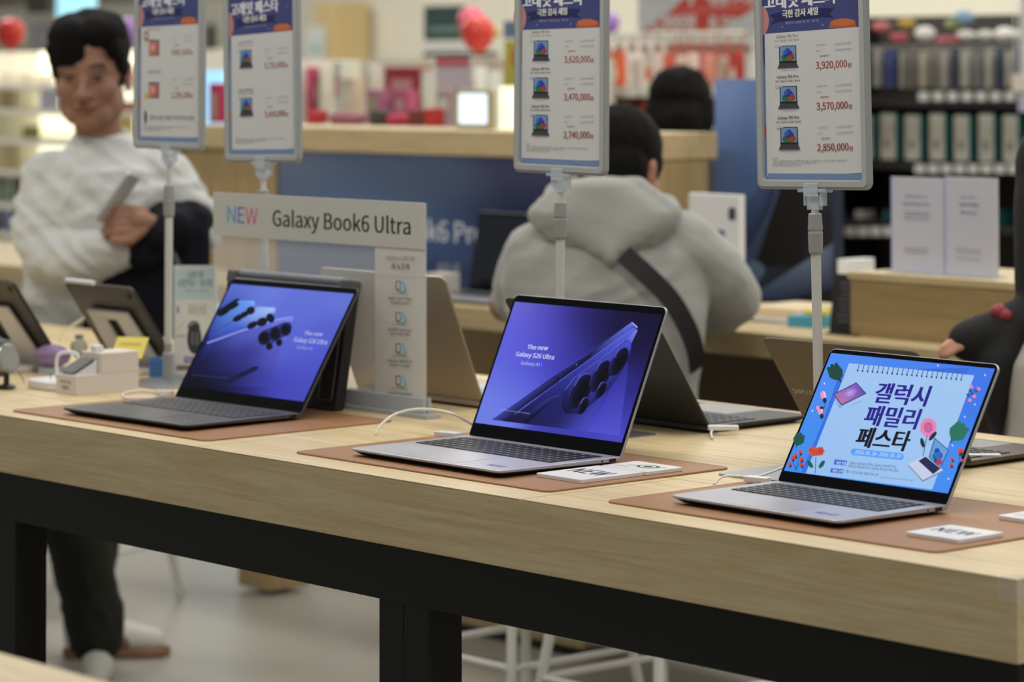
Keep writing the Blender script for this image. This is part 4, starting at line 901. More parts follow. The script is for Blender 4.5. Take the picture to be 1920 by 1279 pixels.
p = onz(1478, 592, HT); bx2('paper_stack', 'low stack of cream paper on the long desk right of the hoodie', 'paper', p+Vector((-.02, .05, 0)), (.16, .2, .022), M('cream_paper', (226, 210, 178), .7), .1)
p = onz(1450, 604, HT); bx2('document_tray', 'flat grey document folder on the long desk beside the hoodie sleeve', 'folder', p, (.1, .05, .008), M('pale_grey_folder', (176, 176, 176), .5), .1)
p = onz(830, 556, HT); bx2('carton', 'white and grey carton behind the clear sign, left of the dark-screen laptop', 'box', p, (.07, .06, .062), M('pale_carton', (206, 200, 192), .6), 0)
for k, (x0, x1, sp_) in enumerate(((1673, 1772, .5), (1774, 1873, .5))):
    a_ = ony(x0, 515, 5.03); b_ = ony(x1, 515, 5.03); zt = ony(x0, 332, 5.03).z; w2 = (b_.x-a_.x)/2-.002; H_ = zt-1.042
    r = empty('acrylic_notice', ((a_.x+b_.x)/2, 5.03, 1.0423), 0, ('left white acrylic notice with a welcome text on the raised shelf', 'right white acrylic notice with a faded grey block on the raised shelf')[k], 'sign', 'acrylic notices on the raised shelf')
    bm = BM(); box(bm, -w2, w2, -.003, .003, .003, H_); obj('panel', bm, M('milky_acrylic', (206, 206, 216), .2), r, bevel=.001)
    bm = BM(); box(bm, -w2, w2, -.03, .03, 0, .003); obj('foot', bm, CLEAR2, r)
    bm = BM(); box(bm, -w2-.0022, -w2-.0002, -.003, .003, .003, H_); obj('blue_edge', bm, M('blue_edge_acrylic', (150, 164, 230), .2), r)
    a = Art()
    if k == 0:
        a.text('Welcome to', -w2*.45, H_*.79, w2*.4, H_*.79, -H_*.03, (104, 104, 150), .02); a.text('Samsung Store', -w2*.55, H_*.71, w2*.5, H_*.71, -H_*.035, (104, 104, 150), .04)
        for q in (.63, .60, .56): a.rect(-w2*.5, H_*q, w2*.5, H_*(q+.012), (150, 150, 166))
        for q in (.25, .21): a.rect(-w2*.5, H_*q, w2*.4, H_*(q+.014), (156, 156, 168))
    else:
        a.text('Scan for', -w2*.4, H_*.79, w2*.2, H_*.79, -H_*.03, (104, 104, 150), .02); a.text('Store Map', -w2*.45, H_*.71, w2*.3, H_*.71, -H_*.04, (104, 104, 150), .04); a.text('Welcome', -w2*.4, H_*.63, w2*.25, H_*.63, -H_*.035, (104, 104, 150), .04)
        for q in (.27, .235, .17): a.rect(-w2*.6, H_*q, w2*.4, H_*(q+.012), (160, 168, 180))
    o = a.build('lettering', PRINT(), r); o.matrix_local = Matrix.Translation((0, -.0036, 0)) @ Matrix.Rotation(PI/2, 4, 'X')
p = ony(1918, 512, 5.03); r = empty('wire_loop', (p.x, 5.03, 1.0423), 0, 'white bent wire holder on the raised shelf at the right edge', 'holder')
bm = BM(); tube(bm, bez([(-.012, 0, 0), (-.014, 0, .028), (-.004, 0, .040), (.02, 0, .040), (.03, 0, .03), (.03, 0, 0)], 6), .0035, 8); obj('loop', bm, WHITEM, r, smooth=True); bm = BM(); box(bm, -.02, .04, -.015, .015, 0, .002); obj('foot', bm, WHITEM, r)

# ------------------------------------------------------------------ white wire stools
def stool(x, y, rot, label, seat_z=.64, half=.19, ring=.22, splay=1.25):
    r = empty('bar_stool', (x, y, 0), rot, label, 'stool', 'white wire bar stools')
    st = half/splay
    for sx in (-1, 1):
        for sy in (-1, 1):
            k = 1+(splay-1)*(1-0/seat_z); bm = BM(); tube(bm, [(sx*half*1.12, sy*half*1.12, 0), (sx*st*.8, sy*st*.8, seat_z)], .0115, 10); obj('leg', bm, WHITEM, r, smooth=False)
    q = half*1.12+(st*.8-half*1.12)*ring/seat_z
    bm = BM(); P = [(-q, -q, ring), (q, -q, ring), (q, q, ring), (-q, q, ring)]
    for i in range(4): tube(bm, [P[i], P[(i+1) % 4]], .008, 8)
    obj('footrest', bm, WHITEM, r)
    bm = BM(); prism(bm, rr(.34, .34, .09, 6), seat_z, seat_z+.035); obj('seat', bm, M('stool_seat', (206, 190, 160), .6), r, bevel=.008)
    return r
stool(-4.95, 4.37, 0, 'white wire bar stool whose footrest shows right of the middle table leg', half=.185)
stool(-4.49, 4.36, 0, 'white wire bar stool under the person in the grey hoodie', half=.185)
stool(-7.12, 4.60, .35, 'white wire bar stool behind the legs of the standing person', half=.20, ring=.16)

# ------------------------------------------------------------------ shop background
WH = M('shop_white', (232, 230, 222), .6)
def solid(name, label, cat, x0, y0, x1, y1, Y, dep, col, **k): return wbox(name, label, cat, x0, y0, x1, y1, Y, dep, M('card_%02x%02x%02x' % col, col, .55), **k)
def gondola(name, label, xa, xb, Y, dep, levels, col, top, backc=None, lit=None):
    r = empty(name, ((xa+xb)/2, Y, 0), 0, label, 'shelving'); w2 = (xb-xa)/2
    m = M('gond_%02x%02x%02x' % col, col, .6); mb = M('gondb_%02x%02x%02x' % (backc or col), backc or col, .7)
    bm = BM(); box(bm, -w2, w2, dep, dep+.03, .0, top); obj('back_panel', bm, mb, r)
    for s in (-1, 1):
        bm = BM(); box(bm, s*w2-.015, s*w2+.015, 0, dep, 0, top); obj('side_panel', bm, m, r)
    bm = BM(); box(bm, -w2+.016, w2-.016, .02, dep-.001, 0, .12); obj('plinth', bm, m, r)
    for z in levels:
        bm = BM(); box(bm, -w2+.016, w2-.016, .0, dep-.001, z-.025, z); obj('shelf', bm, m, r)
    return r
ORD = ['first', 'second', 'third', 'fourth', 'fifth', 'sixth', 'seventh', 'eighth', 'ninth', 'tenth', 'eleventh', 'twelfth', 'thirteenth', 'fourteenth', 'fifteenth', 'sixteenth']

# right-hand accessory wall
GY = 8.0
def gx(px): return ony(px, 130, GY).x
gl = [ony(1780, y, GY).z for y in (72, 178, 304, 420)]
r = gondola('accessory_shelving', 'dark shelving full of hanging phone accessories at the right', gx(1500), gx(2010), GY, .42, [gl[1]-.004, gl[2]-.006, gl[3], .55, .25], (26, 26, 26), ony(1780, 24, GY).z, (74, 72, 66))
bm = BM(); o_ = r.location; box(bm, gx(1560)-o_.x, gx(2005)-o_.x, -.03, -.012, gl[1]-.045, gl[1]-.028); obj('shelf_rail', bm, BLACKP, r)
def pack(px0, px1, y0, y1, c, c2, label, group, Y=GY):
    return wbox('accessory_pack', label, 'package', px0, y0, px1, y1, Y, .03, M('card_%02x%02x%02x' % c, c, .45), group=group, z0=None, bev=.002, sub=('label_panel', M('card_%02x%02x%02x' % c2, c2, .5), (.12, .12, .88, .6)))
cols1 = [(150, 152, 146), (62, 76, 126), (150, 148, 136), (128, 124, 118), (168, 160, 146), (140, 138, 128), (160, 158, 148), (72, 78, 100), (164, 162, 150), (132, 132, 134), (168, 166, 152), (72, 80, 104), (170, 168, 154), (78, 86, 112), (140, 130, 112)]
xx = 1636
for k, c in enumerate(cols1):
    w_ = (22, 26, 18, 16, 24, 14, 22, 14, 26, 18, 22, 14, 20, 14, 16)[k]
    pack(xx, xx+w_-1, 92+(k*7 % 5), 163+(k*5 % 4), c, tuple(max(0, v-22) for v in c), 'hanging phone accessory, %s from the left in the upper row' % ORD[k], 'upper row of hanging phone accessories'); xx += w_+1
for k in range(9):
    x0 = 1560+k*46
    if k in (0, 1): pass
    w_ = 34 if k > 1 else 36
    o = wbox('accessory_pack', 'white and teal boxed accessory, %s from the left in the middle row' % ORD[k], 'package', x0, 212+(k % 2)*3, x0+w_+8, 298, GY+.01, .04, M('teal_card', (40, 110, 108), .5), group='middle row of white and teal boxes', z0=gl[2])
    xs = [v.co.x for v in o.data.vertices]; zs = max(v.co.z for v in o.data.vertices)
    bm = BM(); box(bm, min(xs), max(xs)-.004, -.002, .001, .004, zs-.004); obj('white_sleeve', bm, M('pack_white', (176, 174, 162), .5), o)
    bm = BM(); box(bm, min(xs)+.02, min(xs)+.04, -.003, -.001, zs*.25, zs*.45); obj('product_print', bm, M('pack_print', (110, 100, 92), .5), o)
for k in range(7):
    x0 = 1552+k*52
    o = wbox('accessory_pack', 'teal boxed accessory, %s from the left in the lower row behind the notices' % ORD[k], 'package', x0, 395, x0+36, 478, GY+.01, .09, M('deep_teal_card', (32, 88, 92), .5) if k % 3 != 1 else M('pack_white'), group='lower row of teal boxes', z0=gl[3])
for row, yb, xs_ in ((0, 172, range(1722, 1905, 27)), (1, 308, range(1715, 1915, 25)), (2, 425, range(1560, 1680, 24))):
    for k, x0 in enumerate(xs_):
        wbox('price_tag', 'pale price tag, %s from the left on the %s rail of the accessory shelving' % (ORD[k], ('upper', 'middle', 'lower')[row]), 'price tag', x0, yb, x0+20, yb+17, GY-.045, .006, M('tag_white', (200, 200, 196), .5), group='price tags on the accessory shelving', bev=0)
for k, (cx, cy, r_, c) in enumerate(((1735, 63, 13, (238, 236, 228)), (1812, 66, 9, (226, 222, 212)), (1848, 66, 9, (214, 212, 204)), (1884, 64, 13, (240, 236, 226)), (1908, 65, 9, (224, 220, 210)), (1652, 50, 9, (206, 120, 124)), (1686, 70, 8, (200, 92, 108)), (1772, 76, 8, (196, 104, 116)), (1800, 74, 8, (196, 96, 108)), (1700, 44, 9, (196, 160, 70)), (1790, 45, 9, (170, 186, 124)), (1808, 32, 12, (140, 170, 204)))):
    p = ony(cx, cy, GY+.2); s_ = (p-CAM).length/F_PX; bm = BM(); ellipsoid(bm, (0, 0, 0), (r_*s_, .05, r_*s_*1.05)); 
    o = obj('cushion_toy', bm, M('toy_%d' % k, c, .7), loc=(p.x, p.y, p.z), smooth=True); tag(o, '%s soft round item, %s from the left along the top of the accessory shelving' % (('white', 'white', 'white', 'white', 'white', 'pink', 'rose', 'pink', 'rose', 'mustard', 'pale green', 'light blue')[k], ORD[[4, 8, 9, 10, 11, 0, 1, 5, 7, 2, 6, 3][k] if k < 12 else 0]), 'soft toy', 'round items above the accessory shelving')
p = ony(1780, 84, GY+.2); bm = BM(); box(bm, gx(1510), gx(2000), GY+.1, GY+.32, p.z-.012, p.z); tag(obj('top_ledge', bm, M('grey_ledge', (128, 128, 124), .5)), 'grey ledge above the hanging accessories where soft items sit', 'shelf')
solid('hanging_sign', 'small cream hanging sign at the right edge of the photo', 'sign', 1897, 140, 1935, 172, 7.6, .01, (226, 216, 200)); solid('hanging_sign', 'pale lilac sheet hanging under the cream sign at the right edge', 'sign', 1909, 176, 1940, 210, 7.6, .008, (186, 186, 204))
solid('door_frame_post', 'pale upright post at the far right edge of the photo', 'post', 1914, -60, 1960, 140, 7.7, .08, (206, 208, 200))

# middle red and white promotion shelf
GY2 = 7.4
def g2(px): return ony(px, 130, GY2).x
zz = [ony(1280, y, GY2).z for y in (162, 232)]
gondola('promotion_shelving', 'white promotion shelving with red products behind the seated people', g2(1100), g2(1402), GY2, .4, [zz[0], zz[1], .9, .5], (226, 222, 212), ony(1280, 60, GY2).z, (176, 96, 84))
o = wbox('promotion_banner', 'wide white and red banner with grey prices above the promotion shelving', 'banner', 1196, -60, 1432, 60, GY2-.05, .012, M('banner_white', (200, 202, 202), .6), bev=0)
M4 = Matrix.Translation((0, GY2-.0515, 0)) @ Matrix.Rotation(PI/2, 4, 'X'); a = Art(plane_map(M4))
a.poly([(1205, 57), (1255, 22), (1290, -10), (1330, -22), (1425, -26), (1425, 4), (1400, 24), (1350, 57)], (196, 74, 62)); a.poly([(1262, 18), (1330, 10), (1425, -2), (1425, 14), (1340, 24), (1250, 28)], (206, 96, 84))
a.heavy('1,900원', 1222, 52, 1303, 54, 26, (206, 208, 206), .02, .05); a.heavy('8,500원', 1330, 54, 1420, 58, 26, (206, 208, 206), .02, .05); a.heavy('특가 행사', 1212, 8, 1420, 6, 26, (206, 206, 204), .02, .05)
o2 = a.build('printed_graphic', PRINT(), o); o2.matrix_local = Matrix.Translation(-o.location) @ M4
for k in range(13):
    x0 = 1128+k*24; wbox('price_tag', 'white price card, %s from the left above the red products' % ORD[k], 'price tag', x0, 62+(k % 3), x0+21, 80+(k % 3), GY2-.02, .006, M('tag_bright', (228, 224, 214), .5), group='white price cards of the promotion shelving', bev=0)
    wbox('price_tag', 'small grey price slip, %s from the left under the white cards' % ORD[k], 'price tag', x0+2, 85, x0+16, 97, GY2-.02, .004, M('tag_greyred', (150+(k % 3)*20, 120, 112), .5), group='grey price slips of the promotion shelving', bev=0)
bag = [(1128, 1144, 96, (214, 120, 100)), (1146, 1176, 94, (226, 104, 60)), (1180, 1204, 110, (196, 186, 178)), (1206, 1240, 92, (222, 214, 200)), (1243, 1264, 100, (206, 96, 78)), (1266, 1284, 104, (224, 196, 184)), (1286, 1312, 100, (226, 214, 200)), (1315, 1342, 102, (222, 150, 134)), (1345, 1362, 106, (200, 188, 172)), (1366, 1398, 96, (206, 74, 58)), (1380, 1428, 112, (182, 176, 162))]
for k, (x0, x1, y0, c) in enumerate(bag):
    wbox('snack_bag', ('red', 'orange', 'grey', 'white', 'red', 'pale', 'white', 'pink', 'beige', 'red', 'grey')[k]+' and white bag, %s from the left on the promotion shelf' % ORD[k], 'bag', x0, y0, x1, 160, GY2+.03+.05*(k == 10), .05, M('card_%02x%02x%02x' % c, c, .5), group='bags on the promotion shelf', z0=zz[0], bev=.008, sub=('label_panel', M('bag_red', (206, 84, 66), .5) if k in (0, 3, 6, 7, 5) else M('bag_white', (222, 214, 202), .5), (.3, .15, .9, .5)))
for k in range(8):
    x0 = 1128+k*36; wbox('snack_bag', 'red bag, %s from the left on the lower promotion shelf' % ORD[k], 'bag', x0, 192, x0+32, 230, GY2+.03, .05, M('bag_red2', (200, 70, 54), .5), group='red bags on the lower promotion shelf', z0=zz[1], bev=.008)
    wbox('price_tag', 'white shelf card, %s from the left along the lower promotion shelf' % ORD[k], 'price tag', x0, 166, x0+33, 182, GY2-.02, .006, M('tag_bright'), group='white shelf cards of the lower promotion shelf', bev=0)

# cosmetics area, centre
CY2 = 6.9
def g3(px): return ony(px, 130, CY2).x
zt = ony(760, 240, CY2).z
r = gondola('cosmetics_shelving', 'white cosmetics shelving behind the tall counter', g3(520), g3(985), CY2, .40, [zt, .9, .5], (226, 222, 206), ony(760, 110, CY2).z, (218, 214, 196))
items = [(574, 592, 126, 'magenta', (190, 62, 100), 'carton'), (592, 600, 140, 'black', (44, 40, 36), 'bottle'), (598, 622, 128, 'white', (220, 214, 200), 'carton'), (624, 662, 116, 'cream', (214, 212, 198), 'carton'), (640, 684, 146, 'peach', (216, 192, 170), 'carton'), (684, 716, 120, 'ivory', (216, 212, 200), 'carton'), (720, 810, 126, 'dark red', (164, 52, 54), 'carton'), (788, 818, 132, 'grey-white', (196, 196, 184), 'jar'),
         (686, 734, 168, 'lilac pink', (184, 120, 146), 'carton'), (736, 786, 170, 'pink', (186, 84, 120), 'carton'), (818, 868, 168, 'dusty pink', (178, 150, 152), 'carton'), (886, 912, 126, 'bright white', (240, 240, 232), 'carton'), (914, 940, 134, 'white and green', (228, 234, 222), 'carton')]
for k, (x0, x1, y0, cn, c, kind) in enumerate(items):
    Yk = CY2+(.10 if k < 8 else .02); 
    wbox('cosmetic_'+kind, '%s cosmetics %s on the shelving behind the counter, between the middle price signs' % (cn, kind), kind, x0, y0, x1, 240, Yk, .06, M('card_%02x%02x%02x' % c, c, .5), group='cosmetics behind the counter', z0=zt, bev=.003, sub=('label_panel', M('cosm_lab_%d' % (k % 3), ((206, 150, 150), (222, 216, 200), (170, 160, 120))[k % 3], .5), (.2, .45, .8, .8)))
for k, (x0, x1, y0, cn, c) in enumerate(((576, 618, 206, 'red', (176, 44, 44)), (614, 690, 212, 'mauve', (150, 92, 104)), (690, 742, 206, 'dark green', (58, 60, 44)), (722, 770, 214, 'crimson', (178, 44, 74)), (764, 800, 206, 'brown-red', (110, 50, 38)), (796, 818, 203, 'scarlet', (176, 40, 36)))):
    p = ony((x0+x1)/2, 238, 5.75); s_ = (p-CAM).length/F_PX
    wbox('gift_pouch', '%s low pouch in the row just above the counter top' % cn, 'pouch', x0, y0, x1, 240, 5.52, .07, M('card_%02x%02x%02x' % c, c, .6), group='dark red and green pouches on the counter', z0=1.3305, bev=.012)
r = empty('display_screen', (ony(890, 245, 5.36).x, 5.36, 1.3305), 0, 'small bright tablet screen standing on the counter top', 'screen')
bm = BM(); prism(bm, rr(.155, .105, .008, 4, 0, .0565), -.006, .006, axis='y'); obj('casing', bm, M('gold_casing', (176, 160, 120), .4), r)
bm = BM(); prism(bm, rr(.12, .085, .006, 4, 0, .0565), -.0075, -.006, axis='y'); obj('screen_panel', bm, M('bright_screen', (206, 226, 244), .2, emit=1.0), r)
bm = BM(); box(bm, -.05, .05, -.02, .03, 0, .004); obj('foot', bm, M('gold_casing'), r)
wbox('light_box', 'glowing pale yellow light box at the left of the third price sign', 'light', 936, 162, 985, 243, 5.42, .05, M('glow_yellow', (232, 240, 206), .4, emit=1.0), z0=1.3305)
r = wbox('small_sign', 'greyish pink notice with a red header above the cosmetics', 'sign', 818, 108, 884, 166, 5.45, .01, M('card_greypink', (168, 160, 172), .5), bev=0, sub=('red_header', M('header_red', (170, 90, 104), .5), (.0, .72, 1, 1.0)))
p = ony(850, 166, 5.45); a_ = r.location; bm = BM(); box(bm, -.006, .006, .0105, .018, 1.3305-a_.z, .02); obj('stem', bm, GREYP, r)
r = wbox('hanging_sign', 'dark green sign with a pale script line hanging over the cosmetics', 'sign', 795, 12, 874, 76, 8.4, .03, M('card_green', (38, 66, 62), .5), bev=0)
M4 = Matrix.Translation((0, 8.3985, 0)) @ Matrix.Rotation(PI/2, 4, 'X'); a = Art(plane_map(M4)); a.text('cosmetics', 803, 60, 864, 60, 13, (150, 176, 168), .03); o2 = a.build('lettering', PRINT(), r); o2.matrix_local = Matrix.Translation(-r.location) @ M4
wbox('hanging_sign', 'white band hanging directly below the dark green sign', 'sign', 795, 80, 880, 97, 8.4, .03, M('card_band', (206, 208, 204), .5), bev=0); wbox('track_rail', 'thin black rail under the dark green sign and the red balloon', 'rail', 793, 98, 935, 107, 8.45, .03, BLACKP, bev=0)
r = wbox('wall_cabinet', 'tan two-door wall cabinet high on the cream wall', 'cabinet', 592, 5, 692, 116, 12.44, .3, M('tan_laminate', (206, 182, 130), .6), bev=.003)
for s in (-1, 1):
    xs = [v.co.x for v in r.data.vertices]; zs = max(v.co.z for v in r.data.vertices); W2 = max(xs)
    bm = BM(); box(bm, min(0, s*W2)+.006, max(0, s*W2)-.006, -.015, -.001, .006, zs-.006); obj('door', bm, M('tan_laminate_door', (212, 188, 136) if s < 0 else (202, 178, 128), .6), r)
r = wbox('small_sign', 'white notice with a teal figure beside the second price sign', 'sign', 574, 50, 610, 122, 12.4, .01, M('card_pale', (214, 218, 212), .5), bev=0, sub=('teal_print', M('teal_print', (110, 176, 168), .5), (.4, .3, .65, .55)))
r = wbox('hanging_sign', 'olive yellow sign with red characters beside the third price sign', 'sign', 946, 76, 985, 162, 6.4, .012, M('card_olive', (176, 166, 62), .5), bev=0, sub=('red_print', M('red_print', (180, 80, 50), .5), (.45, .45, .9, .8)))
wbox('hanging_sign', 'slate blue sign directly above the olive yellow sign', 'sign', 944, 40, 985, 72, 6.4, .012, M('card_slate', (104, 118, 146), .5), bev=0)
wbox('picture_frame', 'narrow dark frame on the cream wall between the two left price signs', 'frame', 386, 46, 402, 106, 12.74, .03, M('dark_frame', (58, 54, 50), .5), bev=0)
wbox('light_box', 'glowing light blue panel between the two left price signs', 'light', 384, 132, 428, 218, 6.2, .03, M('glow_blue', (150, 208, 250), .4, emit=1.0), bev=0, z0=0)
r = wbox('gift_box', 'magenta gift box with a pale bottle shape, between the two left price signs', 'box', 392, 156, 436, 236, 5.45, .05, M('magenta_card', (176, 44, 82), .5), z0=1.3305, bev=.002, sub=('bottle_print', M('bottle_print', (176, 150, 132), .5), (.3, .1, .75, .75)))

# left: glowing cosmetics shelving
LY = 7.6
def g4(px): return ony(px, 130, LY).x
zs_ = [ony(60, y, LY).z for y in (158, 205, 262, 322, 385, 440)]
r = gondola('lit_shelving', 'bright lit white cosmetics shelving at the left edge behind the standing person', g4(-60), g4(330), LY, .45, zs_, (224, 220, 206), ony(60, 96, LY).z, (220, 216, 200))
for k, z in enumerate(zs_[:4]):
    bm = BM(); w2 = (g4(330)-g4(-60))/2; box(bm, -w2+.02, w2-.02, .40, .44, z+.03, z+.16); obj('light_panel', bm, M('shelf_glow', (255, 252, 226), .4, emit=1.15), r)
lit = [(2, 26, 162, 190, 'brown', (176, 150, 116)), (74, 112, 168, 196, 'pale blue', (206, 208, 246)), (216, 256, 190, 206, 'red', (186, 50, 44)), (200, 252, 214, 230, 'yellow', (214, 196, 110)), (42, 76, 236, 260, 'green', (134, 140, 70)), (6, 34, 268, 300, 'tan', (186, 166, 120)), (0, 30, 340, 380, 'mint', (170, 196, 160)), (2, 40, 388, 404, 'blue', (150, 160, 210)), (4, 36, 405, 432, 'coral', (214, 120, 110)), (236, 256, 134, 150, 'pink', (206, 140, 140)), (30, 44, 352, 384, 'rose', (206, 140, 130))]
for k, (x0, x1, y0, y1, cn, c) in enumerate(lit):
    zb = ony((x0+x1)/2, y1, LY).z; zf = max([q for q in zs_ if q <= zb+.02] or [zs_[-1]])
    wbox('cosmetic_carton', '%s carton on the glowing shelving at the left' % cn, 'carton', x0, y0, x1, y1, LY+.06, .08, M('card_%02x%02x%02x' % c, c, .5), group='cartons on the glowing shelving', z0=zf, bev=.002)
for k in range(9):
    x0 = -4+k*12; wbox('cosmetic_bottle', 'slim pale bottle, %s from the left on the top glowing shelf' % ORD[k], 'bottle', x0, 138, x0+7, 158, LY+.1, .03, M('bottle_%d' % (k % 3), ((206, 196, 176), (184, 170, 160), (214, 206, 190))[k % 3], .3), group='slim bottles on the top glowing shelf', z0=zs_[0], bev=.003)
wbox('hanging_sign', 'dark sign near the ceiling at the top left corner', 'sign', 50, -20, 103, 25, 9.0, .05, M('card_dark', (56, 54, 50), .5), bev=0); wbox('hanging_sign', 'light cyan illuminated sign above the standing person', 'sign', 106, -30, 182, 34, 8.6, .05, M('glow_cyan', (150, 206, 222), .4, emit=.9), bev=0)
wbox('poster', 'grey and lilac poster frame left of the standing person', 'poster', 62, 46, 98, 98, 12.75, .02, M('card_greylilac', (168, 160, 164), .5), bev=0, sub=('print', M('poster_print', (206, 196, 200), .5), (.15, .1, .85, .9)))
wbox('ceiling_beam', 'dark grey beam along the top left of the photo', 'beam', -80, -60, 420, 14, 10.5, .3, M('beam_grey', (120, 114, 104), .7), bev=0)

# balloons
def balloon(px, py, rpx, D, c, label):
    p = ond(px, py, D); s_ = rpx*D/F_PX
    r = empty('balloon', p, 0, label, 'balloon', 'party balloons')
    bm = BM(); prof = []
    for k in range(1, 18):
        t = PI*k/18; z = math.cos(t); rad = math.sin(t)*(1+.10*z); prof.append((s_*rad, s_*z*1.08 if z > 0 else s_*z*1.16))
    lathe(bm, prof, 24); obj('skin', bm, M('balloon_%02x%02x%02x' % c, c, .25, spec=.6), r, smooth=True)
    bm = BM(); lathe(bm, [(s_*.05, -s_*1.16), (s_*.14, -s_*1.28)], 10); obj('knot', bm, M('balloon_%02x%02x%02x' % c), r)
    bm = BM(); tube(bm, [(0, 0, -s_*1.3), (s_*.1, 0, -s_*2.4), (0, 0, -p.z)], .0015, 5); obj('string', bm, WHITEP, r)
balloon(20, 62, 27, 12.5, (214, 52, 38), 'red balloon at the top left corner of the photo')
balloon(896, 62, 32, 11.0, (222, 66, 50), 'red balloon beside the dark green sign')
balloon(884, 40, 26, 11.6, (226, 96, 130), 'pink balloon half hidden behind the red one beside the dark green sign')
balloon(243, 58, 24, 12.0, (176, 130, 206), 'purple balloon just right of the standing person')
balloon(1142, 44, 20, 11.5, (168, 120, 204), 'purple balloon right of the third price sign')
balloon(930, 60, 10, 11.2, (214, 190, 120), 'small yellow balloon touching the red one')

# open ceiling grid that the signs hang from
bm = BM()
for y in (6.45, 7.35, 7.65, 8.45, 9.05, 10.6): box(bm, -22, 0, y-.02, y+.02, 3.34, 3.40)
for x in (-20, -14, -8, -2): box(bm, x-.02, x+.02, 6.3, 10.8, 3.40, 3.46)
tag(obj('ceiling', bm, M('grid_white', (220, 220, 215), .6)), kind='structure')
for o in list(C.objects):
    if o.parent is None and o.get('category') in ('sign', 'beam', 'banner', 'rail') and o.type == 'MESH' and o.location.y > 6.2 and o.location.y < 12:
        zs = max(v.co.z for v in o.data.vertices); xs = max(v.co.x for v in o.data.vertices)
        bm = BM()
        for s_ in (-.7, .7): tube(bm, [(xs*s_, .004, zs-.01), (xs*s_, .004, 3.34-o.location.z)], .002, 5)
        c = obj('cord', bm, WHITEP, o)
# ------------------------------------------------------------------ people
def cap(bm, a, b, ra, rb, seg=16):
    """tapered limb with round ends"""
    a, b = Vector(a), Vector(b); d = (b-a); L = d.length; d.normalize()
    q = d.to_track_quat('Z', 'Y').to_matrix().to_4x4(); mx = Matrix.Translation(a) @ q
    prof = []
    for k in range(1, 5): t = PI/2*(1-k/5); prof.append((ra*math.cos(t), -ra*math.sin(t)))
    prof.append((ra, 0)); prof.append((rb, L))
    for k in range(1, 5): t = PI/2*k/5; prof.append((rb*math.cos(t), L+rb*math.sin(t)))
    lathe(bm, prof, seg, mat=mx)
def limb(bm, pts, rs, seg=16):
    for i in range(len(pts)-1): cap(bm, pts[i], pts[i+1], rs[i], rs[i+1], seg)
def loft(bm, rings, seg=28):
    """closed body from horizontal elliptical rings (cx, cy, z, rx, ry)"""
    R_ = []
    for cx, cy, z, rx, ry in rings:
        R_.append([bm.verts.new((cx+rx*math.cos(2*PI*k/seg), cy+ry*math.sin(2*PI*k/seg), z)) for k in range(seg)])
    for A_, B_ in zip(R_, R_[1:]):
        for k in range(seg): bm.faces.new((A_[k], A_[(k+1) % seg], B_[(k+1) % seg], B_[k]))
    bm.faces.new(R_[0][::-1]); bm.faces.new(R_[-1])
def skin(name, bm, mat, voxel, parent, smooth=4, disp=None, color=None, cut=None):
    """fuse overlapping volumes into one continuous surface"""
    me = bpy.data.meshes.new(name); bmesh.ops.recalc_face_normals(bm, faces=bm.faces); bm.to_mesh(me); bm.free()
    o = bpy.data.objects.new(name, me); C.objects.link(o)
    m = o.modifiers.new('r', 'REMESH'); m.mode = 'VOXEL'; m.voxel_size = voxel; m.use_smooth_shade = True
    if smooth: s = o.modifiers.new('s', 'SMOOTH'); s.iterations = smooth; s.factor = .5
    dg = bpy.context.evaluated_depsgraph_get(); me2 = bpy.data.meshes.new_from_object(o.evaluated_get(dg))
    o.modifiers.clear(); o.data = me2; bpy.data.meshes.remove(me); me2.name = name
    if disp:
        N_ = [v.normal.copy() for v in me2.vertices]
        for v, n_ in zip(me2.vertices, N_): v.co += n_*disp(v.co, n_)
    if color:
        a = me2.color_attributes.new('Col', 'FLOAT_COLOR', 'POINT')
        for i, v in enumerate(me2.vertices): a.data[i].color = (*lin(color(v.co)), 1)
    me2.materials.clear(); me2.materials.append(mat)
    for p in me2.polygons: p.use_smooth = True
    if parent: o.parent = parent
    return o
def folds(amp, f=(9, 9, 5), seed=0, fine=.15):
    def g(p, n):
        q = Vector((p.x*f[0]+seed, p.y*f[1], p.z*f[2]))*.62; w_ = Vector((noise.noise(q), noise.noise(q+Vector((5, 3, 1))), 0))*.9
        a = noise.noise(q+w_); b = 1-abs(noise.noise(q*1.5+w_*1.6+Vector((3, 1, seed))))*2.2
        return amp*(a*.45+max(b, -.3)*.42-.2)+amp*fine*.5*noise.noise(q*6)
    return g

